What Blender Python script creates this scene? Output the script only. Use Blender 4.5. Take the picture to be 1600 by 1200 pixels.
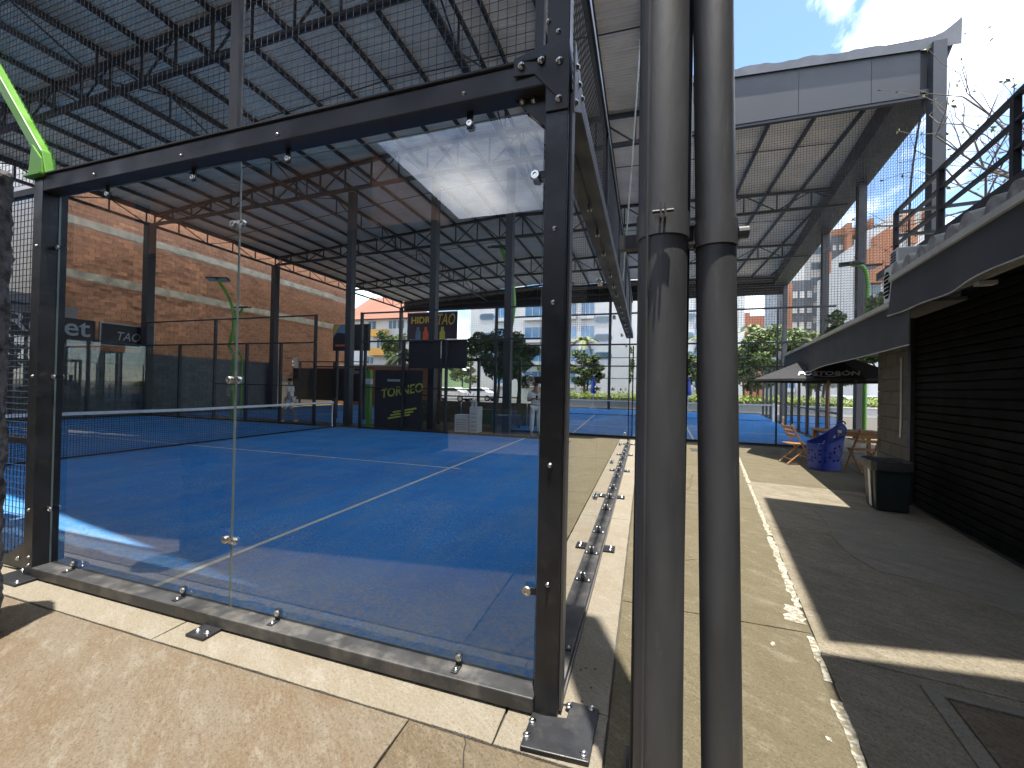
import bpy, bmesh, math, random
from mathutils import Vector, Matrix, noise
import numpy as np
random.seed(7)
for o in list(bpy.data.objects): bpy.data.objects.remove(o, do_unlink=True)
SC = bpy.context.scene; COL = SC.collection
R = math.radians

# ------------------------------------------------------------------ camera
CAM = Vector((0.4406, -1.9915, 1.5440)); YAW, PITCH, ROLL, FPX = -0.313192, 0.0082387, 0.0204305, 643.0166
_f = Vector((math.sin(YAW)*math.cos(PITCH), math.cos(YAW)*math.cos(PITCH), math.sin(PITCH)))
_r0 = Vector((math.cos(YAW), -math.sin(YAW), 0)); _u0 = _r0.cross(_f)
_r = math.cos(ROLL)*_r0 + math.sin(ROLL)*_u0; _u = -math.sin(ROLL)*_r0 + math.cos(ROLL)*_u0
cd = bpy.data.cameras.new('camera'); cam = bpy.data.objects.new('camera', cd); COL.objects.link(cam)
cam.matrix_world = Matrix(((_r.x,_u.x,-_f.x,CAM.x),(_r.y,_u.y,-_f.y,CAM.y),(_r.z,_u.z,-_f.z,CAM.z),(0,0,0,1)))
cd.sensor_fit = 'HORIZONTAL'; cd.sensor_width = 36; cd.lens = 36*FPX/1600; cd.clip_start = .05; cd.clip_end = 2000
SC.camera = cam
# ------------------------------------------------------------------ sky, sun, exposure
SUN = Vector((.045, -.11, 1)).normalized()
W = bpy.data.worlds.new('World'); SC.world = W; W.use_nodes = True
nt = W.node_tree; nt.nodes.clear()
sky = nt.nodes.new('ShaderNodeTexSky'); sky.sky_type = 'NISHITA'; sky.sun_disc = False
sky.sun_elevation = math.asin(SUN.z); sky.sun_rotation = math.atan2(SUN.x, SUN.y); sky.air_density = 1.0; sky.dust_density = .3; sky.altitude = 1500; sky.ozone_density = 2.5
tc = nt.nodes.new('ShaderNodeTexCoord'); mp = nt.nodes.new('ShaderNodeMapping'); mp.inputs['Scale'].default_value = (1.0, 1.0, 1.9); mp.inputs['Location'].default_value = (0, .5, .1)
nz = nt.nodes.new('ShaderNodeTexNoise'); nz.inputs['Scale'].default_value = 2.1; nz.inputs['Detail'].default_value = 9; nz.inputs['Roughness'].default_value = .58; nz.inputs['Distortion'].default_value = .35
rp = nt.nodes.new('ShaderNodeValToRGB'); rp.color_ramp.elements[0].position = .43; rp.color_ramp.elements[1].position = .63
nz2 = nt.nodes.new('ShaderNodeTexNoise'); nz2.inputs['Scale'].default_value = 4.0; nz2.inputs['Detail'].default_value = 6
rp2 = nt.nodes.new('ShaderNodeValToRGB'); rp2.color_ramp.elements[0].position = .36; rp2.color_ramp.elements[1].position = .62
rp2.color_ramp.elements[0].color = (3.4, 3.6, 3.9, 1); rp2.color_ramp.elements[1].color = (7.6, 7.7, 7.9, 1)
mx = nt.nodes.new('ShaderNodeMixRGB'); bg = nt.nodes.new('ShaderNodeBackground'); wo = nt.nodes.new('ShaderNodeOutputWorld')
L_ = nt.links.new
L_(tc.outputs['Generated'], mp.inputs[0]); L_(mp.outputs[0], nz.inputs[0]); L_(mp.outputs[0], nz2.inputs[0]); L_(nz.outputs[0], rp.inputs[0]); L_(nz2.outputs[0], rp2.inputs[0])
L_(rp.outputs[0], mx.inputs[0]); sk2 = nt.nodes.new('ShaderNodeVectorMath'); sk2.operation = 'SCALE'; sk2.inputs['Scale'].default_value = .55; L_(sky.outputs[0], sk2.inputs[0]); L_(sk2.outputs[0], mx.inputs[1]); L_(rp2.outputs[0], mx.inputs[2]); L_(mx.outputs[0], bg.inputs[0]); L_(bg.outputs[0], wo.inputs[0])
bg.inputs[1].default_value = .15
sd = bpy.data.lights.new('sun', 'SUN'); so = bpy.data.objects.new('sun', sd); COL.objects.link(so)
sd.energy = 2.0; sd.angle = R(.5); sd.color = (1, .95, .86); so.rotation_euler = SUN.to_track_quat('Z', 'Y').to_euler()
SC.view_settings.view_transform = 'Standard'; SC.view_settings.look = 'None'; SC.view_settings.exposure = 2.45; SC.view_settings.gamma = 1
SC.cycles.max_bounces = 10; SC.cycles.transparent_max_bounces = 40; SC.cycles.diffuse_bounces = 5

# ------------------------------------------------------------------ pixel helpers (photograph 1600x1200)
def ray(x, y): return _r*((x-800)/FPX) + _u*(-(y-600)/FPX) + _f
def pz(x, y, z=0): d = ray(x, y); return CAM + d*((z-CAM.z)/d.z)
def px(x, y, X): d = ray(x, y); return CAM + d*((X-CAM.x)/d.x)
def py(x, y, Y): d = ray(x, y); return CAM + d*((Y-CAM.y)/d.y)
_th = R(7.95); AD = Vector((math.sin(_th), math.cos(_th), 0)); AN = Vector((math.cos(_th), -math.sin(_th), 0))
def AL(s, L, z=0): return Vector((CAM.x, CAM.y, 0)) + AD*s + AN*L + Vector((0, 0, z))   # alley frame
ROT_A = Matrix((AN, AD, (0, 0, 1))).transposed()      # columns: n, a, z

# ------------------------------------------------------------------ materials
def mat(name, col, rough=.6, metal=0, var=.0, scale=8, bump=0, bscale=60, col2=None, c2pos=(.45, .6), c2scale=3, rnd=0, spec=None, detail=4, stretch=None):
    m = bpy.data.materials.new(name); m.use_nodes = True; n = m.node_tree; b = n.nodes['Principled BSDF']; lk = n.links.new
    b.inputs['Roughness'].default_value = rough; b.inputs['Metallic'].default_value = metal
    if spec is not None: b.inputs['Specular IOR Level'].default_value = spec
    t = n.nodes.new('ShaderNodeTexCoord'); g = n.nodes.new('ShaderNodeNewGeometry')
    src = g.outputs['Position']
    if stretch:
        mpn = n.nodes.new('ShaderNodeMapping'); mpn.inputs['Scale'].default_value = stretch; lk(src, mpn.inputs[0]); src = mpn.outputs[0]
    cur = None
    base = n.nodes.new('ShaderNodeRGB'); base.outputs[0].default_value = (*col, 1); cur = base.outputs[0]
    if col2:
        z = n.nodes.new('ShaderNodeTexNoise'); z.inputs['Scale'].default_value = c2scale; z.inputs['Detail'].default_value = 7; z.inputs['Roughness'].default_value = .62; lk(src, z.inputs[0])
        r = n.nodes.new('ShaderNodeValToRGB'); r.color_ramp.elements[0].position, r.color_ramp.elements[1].position = c2pos; lk(z.outputs[0], r.inputs[0])
        x = n.nodes.new('ShaderNodeMixRGB'); x.inputs[2].default_value = (*col2, 1); lk(r.outputs[0], x.inputs[0]); lk(cur, x.inputs[1]); cur = x.outputs[0]
    if var:
        z = n.nodes.new('ShaderNodeTexNoise'); z.inputs['Scale'].default_value = scale; z.inputs['Detail'].default_value = detail; lk(src, z.inputs[0])
        r = n.nodes.new('ShaderNodeMapRange'); r.inputs[1].default_value = .3; r.inputs[2].default_value = .7; r.inputs[3].default_value = 1-var; r.inputs[4].default_value = 1+var; lk(z.outputs[0], r.inputs[0])
        x = n.nodes.new('ShaderNodeVectorMath'); x.operation = 'SCALE'; lk(cur, x.inputs[0]); lk(r.outputs[0], x.inputs['Scale']); cur = x.outputs[0]
        rr = n.nodes.new('ShaderNodeMapRange'); rr.inputs[1].default_value = .3; rr.inputs[2].default_value = .7; rr.inputs[3].default_value = max(0, rough-.12); rr.inputs[4].default_value = min(1, rough+.12); lk(z.outputs[0], rr.inputs[0]); lk(rr.outputs[0], b.inputs['Roughness'])
    if rnd:
        oi = n.nodes.new('ShaderNodeObjectInfo'); r = n.nodes.new('ShaderNodeMapRange'); r.inputs[3].default_value = 1-rnd; r.inputs[4].default_value = 1+rnd; lk(oi.outputs['Random'], r.inputs[0])
        x = n.nodes.new('ShaderNodeVectorMath'); x.operation = 'SCALE'; lk(cur, x.inputs[0]); lk(r.outputs[0], x.inputs['Scale']); cur = x.outputs[0]
    lk(cur, b.inputs['Base Color'])
    if bump:
        z = n.nodes.new('ShaderNodeTexNoise'); z.inputs['Scale'].default_value = bscale; z.inputs['Detail'].default_value = 5; lk(src, z.inputs[0])
        bp = n.nodes.new('ShaderNodeBump'); bp.inputs['Strength'].default_value = bump; bp.inputs['Distance'].default_value = .01; lk(z.outputs[0], bp.inputs['Height']); lk(bp.outputs[0], b.inputs['Normal'])
    return m
M = {}
M['black'] = mat('black_steel', (.017, .018, .021), .42, .0, .25, 6, .08, 120, col2=(.05, .048, .045), c2pos=(.55, .8), c2scale=9)
M['blackmatte'] = mat('black_matte', (.014, .014, .016), .7, 0, .2, 5)
M['steel'] = mat('dark_grey_steel', (.030, .031, .035), .5, 0, .2, 4, .05, 60)
M['railtop'] = mat('dusty_black_rail', (.035, .036, .038), .5, 0, .3, 7, .1, 90, col2=(.13, .12, .11), c2pos=(.48, .75), c2scale=6)
M['pipe'] = mat('painted_downpipe', (.076, .077, .082), .5, 0, .25, 3, .10, 30, col2=(.15, .149, .147), c2pos=(.62, .80), c2scale=7, stretch=(3, 3, .6))
M['bolt'] = mat('zinc_bolt', (.55, .55, .54), .3, 1, .1, 40)
M['chrome'] = mat('steel_disc', (.62, .61, .58), .32, 1, .1, 60)
M['roof'] = mat('galvanised_roof_sheet', (.92, .82, .67), .55, 0, .08, 1.5, rnd=.07, col2=(.74, .66, .53), c2pos=(.5, .8), c2scale=.9)
M['fascia'] = mat('grey_fascia_panel', (.033, .036, .042), .6, 0, .14, 1.2, .03, 30, rnd=.06, col2=(.055, .058, .064), c2pos=(.6, .85), c2scale=1.5)
M['flashing'] = mat('metal_flashing', (.12, .12, .125), .5, .2, .2, 3)
M['wire'] = mat('wire_mesh', (.035, .035, .038), .4, .2)
M['wirelit'] = mat('sunlit_galvanised_wire', (.20, .20, .205), .4, .3)  # lighter copy of the mesh wire, with sunlight put into its colour
M['net'] = mat('black_netting', (.012, .012, .013), .8)
M['white'] = mat('white_paint', (.74, .74, .72), .55, 0, .06, 5)
M['whiteband'] = mat('white_net_band', (.72, .72, .70), .8, 0, .08, 12)
M['line'] = mat('court_line', (.62, .62, .52), .9, 0, .18, 14)
M['green'] = mat('green_paint', (.11, .30, .03), .42, 0, .12, 5)
M['lampglass'] = mat('floodlight_lens', (.55, .57, .56), .25)
M['wood'] = mat('teak_wood', (.42, .21, .085), .5, 0, .22, 9, .08, 50, rnd=.12, stretch=(1, 1, 6))
M['blueplastic'] = mat('blue_plastic', (.02, .045, .30), .35, 0, .06, 5)
M['binplastic'] = mat('dark_green_plastic', (.016, .026, .027), .4, 0, .15, 6)
M['bag'] = mat('bin_liner', (.045, .045, .045), .45, 0, .2, 14, .4, 18)
M['fabric'] = mat('charcoal_awning_fabric', (.064, .065, .071), .85, 0, .10, 3, .05, 200)
M['parasolcloth'] = mat('charcoal_parasol_cloth', (.028, .028, .031), .85, 0, .1, 4)
M['cream'] = mat('cream_board', (.50, .49, .44), .6, 0, .12, 5, col2=(.30, .28, .22), c2pos=(.55, .75), c2scale=4)
M['tile'] = mat('white_clay_tile', (.36, .355, .335), .8, 0, .2, 7, .1, 30, rnd=.08, col2=(.17, .17, .155), c2pos=(.45, .65), c2scale=6)
M['block'] = mat('concrete_block', (.125, .115, .098), .9, 0, .2, 6, .35, 60, rnd=.10)
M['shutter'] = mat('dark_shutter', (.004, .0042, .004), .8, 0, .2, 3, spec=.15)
M['brick'] = mat('red_clay_brick', (.45, .215, .115), .9, 0, .18, 5, .2, 40, rnd=.25, col2=(.33, .155, .085), c2pos=(.5, .7), c2scale=1.2)
M['mortar'] = mat('mortar', (.46, .36, .27), .95, 0, .15, 8)
M['bandconc'] = mat('concrete_band', (.42, .38, .29), .9, 0, .25, 3, .3, 20)
M['greybrick'] = mat('grey_painted_brick', (.115, .125, .125), .65, 0, .22, 3, .1, 20, rnd=.16)
M['greymortar'] = mat('grey_painted_joint', (.06, .066, .066), .8)
M['plasterwhite'] = mat('white_plaster', (.46, .46, .45), .8, 0, .06, 1, rnd=.03)
M['plastergrey'] = mat('grey_plaster', (.20, .20, .20), .85, 0, .12, 2)
M['glassdark'] = mat('dark_window', (.05, .08, .10), .08, 0, rnd=.4)
M['glassblue'] = mat('blue_window', (.10, .21, .34), .1, 0, .2, 1, rnd=.3)
M['orange'] = mat('yellow_orange_paint', (.50, .26, .05), .7, 0, .08, 2)
M['rooftile'] = mat('red_roof_tile', (.24, .10, .065), .9, 0, .25, 6, .5, 14)
M['redbrickfar'] = mat('far_red_brick', (.30, .12, .075), .9, 0, .1, 2)
M['orangebrick'] = mat('far_orange_brick', (.30, .135, .075), .9, 0, .12, 2)
M['darkclad'] = mat('dark_cladding', (.075, .08, .09), .5, 0, .12, 1)
M['concfar'] = mat('pale_concrete', (.42, .41, .38), .85, 0, .12, 1)
M['banner'] = mat('black_banner', (.012, .012, .014), .5, 0, .2, 2)
M['bannernavy'] = mat('navy_banner', (.016, .014, .04), .5, 0, .1, 2)
M['letters'] = mat('grey_letters', (.42, .43, .44), .5)
M['lettersw'] = mat('white_letters', (.78, .78, .77), .6)
M['yellow'] = mat('yellow_letters', (.62, .46, .05), .6)
M['lime'] = mat('lime_letters', (.50, .52, .07), .6)
M['red'] = mat('red_print', (.62, .10, .04), .5)
M['bark'] = mat('bark', (.11, .09, .07), .95, 0, .3, 8, .6, 30)
M['leafdark'] = mat('dark_foliage', (.055, .10, .028), .55, 0, .35, 2.2, rnd=.1)
M['leaf'] = mat('foliage', (.105, .145, .045), .55, 0, .4, 2, rnd=.1)
M['leafpale'] = mat('pale_foliage', (.17, .20, .06), .55, 0, .3, 2, rnd=.1)
M['hedge'] = mat('bright_hedge', (.26, .34, .03), .6, 0, .3, 3)
M['carwhite'] = mat('car_white', (.70, .71, .72), .25)
M['cargrey'] = mat('car_silver', (.35, .37, .39), .25, .4)
M['tyre'] = mat('rubber', (.02, .02, .02), .8)
M['skin'] = mat('skin', (.42, .23, .15), .55)
M['cloth'] = mat('white_cotton', (.70, .69, .66), .9, 0, .06, 12, .2, 40)
M['clothdark'] = mat('dark_cotton', (.03, .03, .035), .9, 0, .1, 12)
M['hair'] = mat('hair', (.02, .015, .012), .6)
M['stucco'] = mat('dark_rough_stone', (.14, .135, .135), .85, 0, .35, 18, .9, 26, col2=(.03, .03, .032), c2pos=(.45, .62), c2scale=14)
M['drain'] = mat('drain_grate', (.07, .07, .07), .6, .3)
M['plasticwhite'] = mat('white_plastic', (.66, .66, .64), .4, 0, .06, 6)
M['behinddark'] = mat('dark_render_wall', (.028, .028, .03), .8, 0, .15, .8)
M['asphalt'] = mat('asphalt', (.06, .06, .062), .9, 0, .2, 3)

def concrete(name, base, dark, light, stain, rough=.93, bscale=70, seed=0, stainpos=(.52, .66)):
    m = bpy.data.materials.new(name); m.use_nodes = True; n = m.node_tree; b = n.nodes['Principled BSDF']; lk = n.links.new
    g = n.nodes.new('ShaderNodeNewGeometry'); mpn = n.nodes.new('ShaderNodeMapping'); mpn.inputs['Location'].default_value = (seed*3.7, seed*1.9, 0); mpn.inputs['Rotation'].default_value = (0, 0, R(35)); mpn.inputs['Scale'].default_value = (1, 1, 1); lk(g.outputs['Position'], mpn.inputs[0])
    def nz(sc, det=6, ro=.6, dist=0, stretch=None):
        z = n.nodes.new('ShaderNodeTexNoise'); z.inputs['Scale'].default_value = sc; z.inputs['Detail'].default_value = det; z.inputs['Roughness'].default_value = ro; z.inputs['Distortion'].default_value = dist
        if stretch:
            q = n.nodes.new('ShaderNodeMapping'); q.inputs['Scale'].default_value = stretch; lk(mpn.outputs[0], q.inputs[0]); lk(q.outputs[0], z.inputs[0])
        else: lk(mpn.outputs[0], z.inputs[0])
        return z.outputs[0]
    def ramp(s, a, c):
        r = n.nodes.new('ShaderNodeValToRGB'); r.color_ramp.elements[0].position = a; r.color_ramp.elements[1].position = c; lk(s, r.inputs[0]); return r.outputs[0]
    def mix(fac, c1, c2, k=1.):
        x = n.nodes.new('ShaderNodeMixRGB')
        if k != 1.:
            q = n.nodes.new('ShaderNodeMath'); q.operation = 'MULTIPLY'; q.inputs[1].default_value = k; lk(fac, q.inputs[0]); fac = q.outputs[0]
        lk(fac, x.inputs[0])
        for i, c in ((1, c1), (2, c2)):
            if isinstance(c, tuple): x.inputs[i].default_value = (*c, 1)
            else: lk(c, x.inputs[i])
        return x.outputs[0]
    c = mix(ramp(nz(1.5, 9, .72, .5, (1, 2.2, 1)), .38, .62), base, stain, .85)
    c = mix(ramp(nz(3.6, 9, .78, .3, (1, 2.5, 1)), *stainpos), c, light, .75)
    c = mix(ramp(nz(14, 8, .8, 0, (1, 5, 1)), .48, .66), c, dark, .42)
    c = mix(ramp(nz(30, 6, .8, 0, (1, 3, 1)), .52, .66), c, light, .5)
    c = mix(ramp(nz(70, 4, .8), .52, .66), c, dark, .85)
    c = mix(ramp(nz(55, 4, .8), .60, .70), c, light, .8)
    c = mix(ramp(nz(9, 9, .85, .2), .67, .70), c, dark, .8)
    lk(c, b.inputs['Base Color']); b.inputs['Roughness'].default_value = rough
    bp = n.nodes.new('ShaderNodeBump'); bp.inputs['Strength'].default_value = .9; bp.inputs['Distance'].default_value = .012
    ad = n.nodes.new('ShaderNodeMath'); ad.operation = 'ADD'; lk(nz(bscale, 4, .7), ad.inputs[0]); lk(nz(bscale*.25, 4, .7, 0, (1, 3, 1)), ad.inputs[1]); lk(ad.outputs[0], bp.inputs['Height']); lk(bp.outputs[0], b.inputs['Normal'])
    return m
M['conc'] = concrete('tan_concrete', (0.176, 0.144, 0.103), (0.071, 0.055, 0.038), (0.251, 0.226, 0.180), (0.139, 0.092, 0.050))
M['conc2'] = concrete('pebbled_concrete', (0.162, 0.129, 0.084), (0.056, 0.043, 0.027), (0.244, 0.203, 0.142), (0.124, 0.089, 0.051), seed=3, bscale=110)
M['concpale'] = concrete('pale_cement', (0.262, 0.236, 0.187), (0.144, 0.120, 0.086), (0.319, 0.292, 0.243), (0.223, 0.184, 0.126), seed=5, bscale=90)
M['concalley'] = concrete('olive_concrete', (0.133, 0.112, 0.066), (0.058, 0.048, 0.027), (0.204, 0.180, 0.129), (0.104, 0.085, 0.045), seed=8)
M['concdark'] = concrete('stained_grey_concrete', (0.224, 0.193, 0.137), (0.075, 0.062, 0.044), (0.349, 0.308, 0.237), (0.142, 0.119, 0.078), seed=11, stainpos=(.45, .75))
M['concpatch'] = concrete('grey_patch_concrete', (0.236, 0.215, 0.167), (0.105, 0.095, 0.072), (0.304, 0.280, 0.225), (0.179, 0.160, 0.122), seed=14)
M['ground'] = mat('earth_joint', (.07, .06, .045), .95, 0, .2, 5)
M['outerground'] = mat('pale_paving', (.30, .27, .22), .9, 0, .2, .4, col2=(.20, .19, .15), c2pos=(.45, .6), c2scale=.08)
M['whitescuff'] = mat('worn_white_paint', (.36, .345, .29), .9, 0, .2, 30, .3, 60, col2=(.19, .165, .11), c2pos=(.47, .53), c2scale=28)

def turf_mat():
    m = bpy.data.materials.new('blue_turf'); m.use_nodes = True; n = m.node_tree; b = n.nodes['Principled BSDF']; lk = n.links.new
    g = n.nodes.new('ShaderNodeNewGeometry')
    def nz(sc, det=5, st=None):
        z = n.nodes.new('ShaderNodeTexNoise'); z.inputs['Scale'].default_value = sc; z.inputs['Detail'].default_value = det; z.inputs['Roughness'].default_value = .65
        q = n.nodes.new('ShaderNodeMapping'); q.inputs['Scale'].default_value = st or (1, 1, 1); lk(g.outputs['Position'], q.inputs[0]); lk(q.outputs[0], z.inputs[0]); return z.outputs[0]
    def ramp(s, a, c):
        r = n.nodes.new('ShaderNodeValToRGB'); r.color_ramp.elements[0].position = a; r.color_ramp.elements[1].position = c; lk(s, r.inputs[0]); return r.outputs[0]
    def mix(f, c1, c2, k):
        q = n.nodes.new('ShaderNodeMath'); q.operation = 'MULTIPLY'; q.inputs[1].default_value = k; lk(f, q.inputs[0])
        x = n.nodes.new('ShaderNodeMixRGB'); lk(q.outputs[0], x.inputs[0])
        for i, c in ((1, c1), (2, c2)):
            if isinstance(c, tuple): x.inputs[i].default_value = (*c, 1)
            else: lk(c, x.inputs[i])
        return x.outputs[0]
    def mul(p, q):
        k = n.nodes.new('ShaderNodeMath'); k.operation = 'MULTIPLY'; lk(p, k.inputs[0]); lk(q, k.inputs[1]); return k.outputs[0]
    c = mix(ramp(nz(90, 4), .35, .68), (.0015, .165, .53), (.010, .33, .80), .9)
    c = mix(ramp(nz(.5, 6, (1.6, .7, 1)), .40, .66), c, (.003, .13, .43), .5)
    c = mix(ramp(nz(1.1, 8, (2.4, .6, 1)), .46, .70), c, (.13, .27, .45), .55)
    drift = ramp(nz(.9, 7, (.8, 1.5, 1)), .36, .66)
    c = mix(mul(ramp(nz(55, 5), .50, .64), drift), c, (.46, .50, .46), .6)
    c = mix(ramp(nz(10, 8, (.3, 2.2, 1)), .55, .70), c, (.12, .26, .42), .35)
    c = mix(ramp(nz(130, 3), .62, .70), c, (.50, .54, .50), .35)
    sx = n.nodes.new('ShaderNodeSeparateXYZ'); lk(g.outputs['Position'], sx.inputs[0])
    ed = n.nodes.new('ShaderNodeMapRange'); ed.inputs[1].default_value = 1.1; ed.inputs[2].default_value = .05; lk(sx.outputs[1], ed.inputs[0])   # sand gathers along the near wall
    c = mix(mul(ed.outputs[0], ramp(nz(26, 6), .40, .62)), c, (.33, .36, .33), .62)
    c = mix(mul(ed.outputs[0], ramp(nz(4, 6, (1, 3, 1)), .42, .66)), c, (.30, .34, .31), .45)
    lk(c, b.inputs['Base Color']); b.inputs['Roughness'].default_value = .85; b.inputs['Specular IOR Level'].default_value = .25
    bp = n.nodes.new('ShaderNodeBump'); bp.inputs['Strength'].default_value = .5; bp.inputs['Distance'].default_value = .008; lk(nz(240, 3), bp.inputs['Height']); lk(bp.outputs[0], b.inputs['Normal'])
    return m
M['turf'] = turf_mat()

def glass_mat(name, tint, ior=1.5):
    m = bpy.data.materials.new(name); m.use_nodes = True; n = m.node_tree; n.nodes.clear(); lk = n.links.new
    o = n.nodes.new('ShaderNodeOutputMaterial'); x = n.nodes.new('ShaderNodeMixShader'); t = n.nodes.new('ShaderNodeBsdfTransparent'); g = n.nodes.new('ShaderNodeBsdfGlossy'); f = n.nodes.new('ShaderNodeFresnel')
    t.inputs[0].default_value = (*tint, 1); g.inputs['Roughness'].default_value = .0; f.inputs[0].default_value = ior
    ge = n.nodes.new('ShaderNodeNewGeometry'); inv = n.nodes.new('ShaderNodeMath'); inv.operation = 'SUBTRACT'; inv.inputs[0].default_value = 1.0; lk(ge.outputs['Backfacing'], inv.inputs[1])
    ml = n.nodes.new('ShaderNodeMath'); ml.operation = 'MULTIPLY'; ml.use_clamp = True; lk(f.outputs[0], ml.inputs[0]); lk(inv.outputs[0], ml.inputs[1])
    m2 = n.nodes.new('ShaderNodeMath'); m2.operation = 'MULTIPLY'; m2.use_clamp = True; m2.inputs[1].default_value = 2.2; lk(ml.outputs[0], m2.inputs[0])   # both faces of the pane reflect
    lk(m2.outputs[0], x.inputs[0]); lk(t.outputs[0], x.inputs[1]); lk(g.outputs[0], x.inputs[2]); lk(x.outputs[0], o.inputs[0]); return m
M['glass'] = glass_mat('tempered_glass', (.965, .98, .975), 1.55)
M['glassedge'] = mat('glass_edge', (.24, .30, .27), .2)

# ------------------------------------------------------------------ builders
ORG = {}
class MB:
    def __init__(s): s.v = []; s.f = []; s.mi = []; s.cm = 0
    def add(s, vs, fs):
        k = len(s.v); s.v += [tuple(v) for v in vs]; s.f += [tuple(i+k for i in f) for f in fs]; s.mi += [s.cm]*len(fs); return s
    def box(s, a, b):
        (x0, y0, z0), (x1, y1, z1) = a, b
        return s.add([(x0,y0,z0),(x1,y0,z0),(x1,y1,z0),(x0,y1,z0),(x0,y0,z1),(x1,y0,z1),(x1,y1,z1),(x0,y1,z1)],
                     [(0,3,2,1),(4,5,6,7),(0,1,5,4),(1,2,6,5),(2,3,7,6),(3,0,4,7)])
    def obox(s, c, size, rot):   # oriented box; rot 3x3
        c = Vector(c); h = [q/2 for q in size]; vs = []
        for z in (-1, 1):
            for x, y in ((-1,-1),(1,-1),(1,1),(-1,1)): vs.append(c + rot @ Vector((x*h[0], y*h[1], z*h[2])))
        return s.add(vs, [(0,3,2,1),(4,5,6,7),(0,1,5,4),(1,2,6,5),(2,3,7,6),(3,0,4,7)])
    def bar(s, p, q, w, h=None, up=(0,0,1)):
        p, q = Vector(p), Vector(q); h = h or w; d = (q-p).normalized(); up = Vector(up)
        if abs(d.dot(up)) > .98: up = Vector((0,1,0))
        x = d.cross(up).normalized(); z = x.cross(d)
        vs = [e + x*(i*w/2) + z*(j*h/2) for e in (p, q) for i, j in ((-1,-1),(1,-1),(1,1),(-1,1))]
        return s.add(vs, [(3,2,1,0),(4,5,6,7),(0,1,5,4),(1,2,6,5),(2,3,7,6),(3,0,4,7)])
    def wire(s, p, q, w):
        p, q = Vector(p), Vector(q); d = (q-p).normalized(); up = Vector((0,0,1)) if abs(d.z) < .9 else Vector((0,1,0)); x = d.cross(up).normalized()*w/2; z = x.cross(d).normalized()*w/2
        return s.add([p+x, p+z, p-x, p-z, q+x, q+z, q-x, q-z], [(0,1,5,4),(1,2,6,5),(2,3,7,6),(3,0,4,7)])
    def tube(s, pts, r, n=10, cap=True):
        pts = [Vector(p) for p in pts]; rs = r if isinstance(r, (list, tuple)) else [r]*len(pts); vs = []; prev = None
        for i, p in enumerate(pts):
            d = (pts[min(i+1, len(pts)-1)] - pts[max(i-1, 0)]).normalized()
            u = prev if prev is not None else (Vector((0,0,1)) if abs(d.z) < .9 else Vector((1,0,0)))
            x = d.cross(u).normalized(); u2 = x.cross(d).normalized(); prev = u2
            vs += [p + (x*math.cos(t) + u2*math.sin(t))*rs[i] for t in [2*math.pi*k/n for k in range(n)]]
        fs = [(i*n+k, i*n+(k+1) % n, (i+1)*n+(k+1) % n, (i+1)*n+k) for i in range(len(pts)-1) for k in range(n)]
        if cap: fs += [tuple(range(n-1, -1, -1)), tuple((len(pts)-1)*n+k for k in range(n))]
        return s.add(vs, fs)
    def prism(s, poly, z0, z1):
        n = len(poly); vs = [(p[0], p[1], z0) for p in poly] + [(p[0], p[1], z1) for p in poly]
        return s.add(vs, [tuple(range(n-1, -1, -1)), tuple(range(n, 2*n))] + [(i, (i+1) % n, n+(i+1) % n, n+i) for i in range(n)])
    def plate(s, poly3, off):   # polygon of 3-D points extruded by vector
        n = len(poly3); off = Vector(off); vs = [Vector(p) for p in poly3] + [Vector(p)+off for p in poly3]
        return s.add(vs, [tuple(range(n-1, -1, -1)), tuple(range(n, 2*n))] + [(i, (i+1) % n, n+(i+1) % n, n+i) for i in range(n)])
    def mesh(s, name, m, org=(0,0,0)):
        me = bpy.data.meshes.new(name); o = Vector(org)
        me.from_pydata([tuple(Vector(v)-o) for v in s.v], [], s.f)
        for q in (m if isinstance(m, (list, tuple)) else [m]): me.materials.append(M[q] if isinstance(q, str) else q)
        me.polygons.foreach_set('material_index', s.mi)
        bm = bmesh.new(); bm.from_mesh(me); bmesh.ops.recalc_face_normals(bm, faces=bm.faces); bm.to_mesh(me); bm.free()
        return me
    def build(s, name, m, parent=None, smooth=False, bevel=0, org=None):
        if parent is not None: og = ORG[parent]
        elif org is not None: og = Vector(org)
        else:
            xs, ys, zs = zip(*s.v); og = Vector(((min(xs)+max(xs))/2, (min(ys)+max(ys))/2, min(zs)))
        me = s.mesh(name, m, og); o = bpy.data.objects.new(name, me); COL.objects.link(o); ORG[o] = og
        if parent is not None: o.parent = parent
        else: o.location = og
        if smooth: me.polygons.foreach_set('use_smooth', [True]*len(me.polygons)); me.set_sharp_from_angle(angle=R(40))
        if bevel:
            bv = o.modifiers.new('bevel', 'BEVEL'); bv.width = bevel; bv.segments = 2; bv.limit_method = 'ANGLE'
        return o
def thing(name, label, cat, loc, group=None):
    o = bpy.data.objects.new(name, None); COL.objects.link(o); o.location = loc; ORG[o] = Vector(loc); o.empty_display_size = .1
    return tag(o, label, cat, group)
def tag(o, label, cat, group=None):
    o['label'] = label; o['category'] = cat
    if group: o['group'] = group
    return o
def struct(o): o['kind'] = 'structure'; return o
def stuff(o): o['kind'] = 'stuff'; return o
def inst(me, name, loc, parent, rot=None):
    o = bpy.data.objects.new(name, me); COL.objects.link(o); o.parent = parent; o.location = Vector(loc)-ORG[parent]; ORG[o] = Vector(loc)
    if rot is not None: o.rotation_euler = rot
    return o
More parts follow.
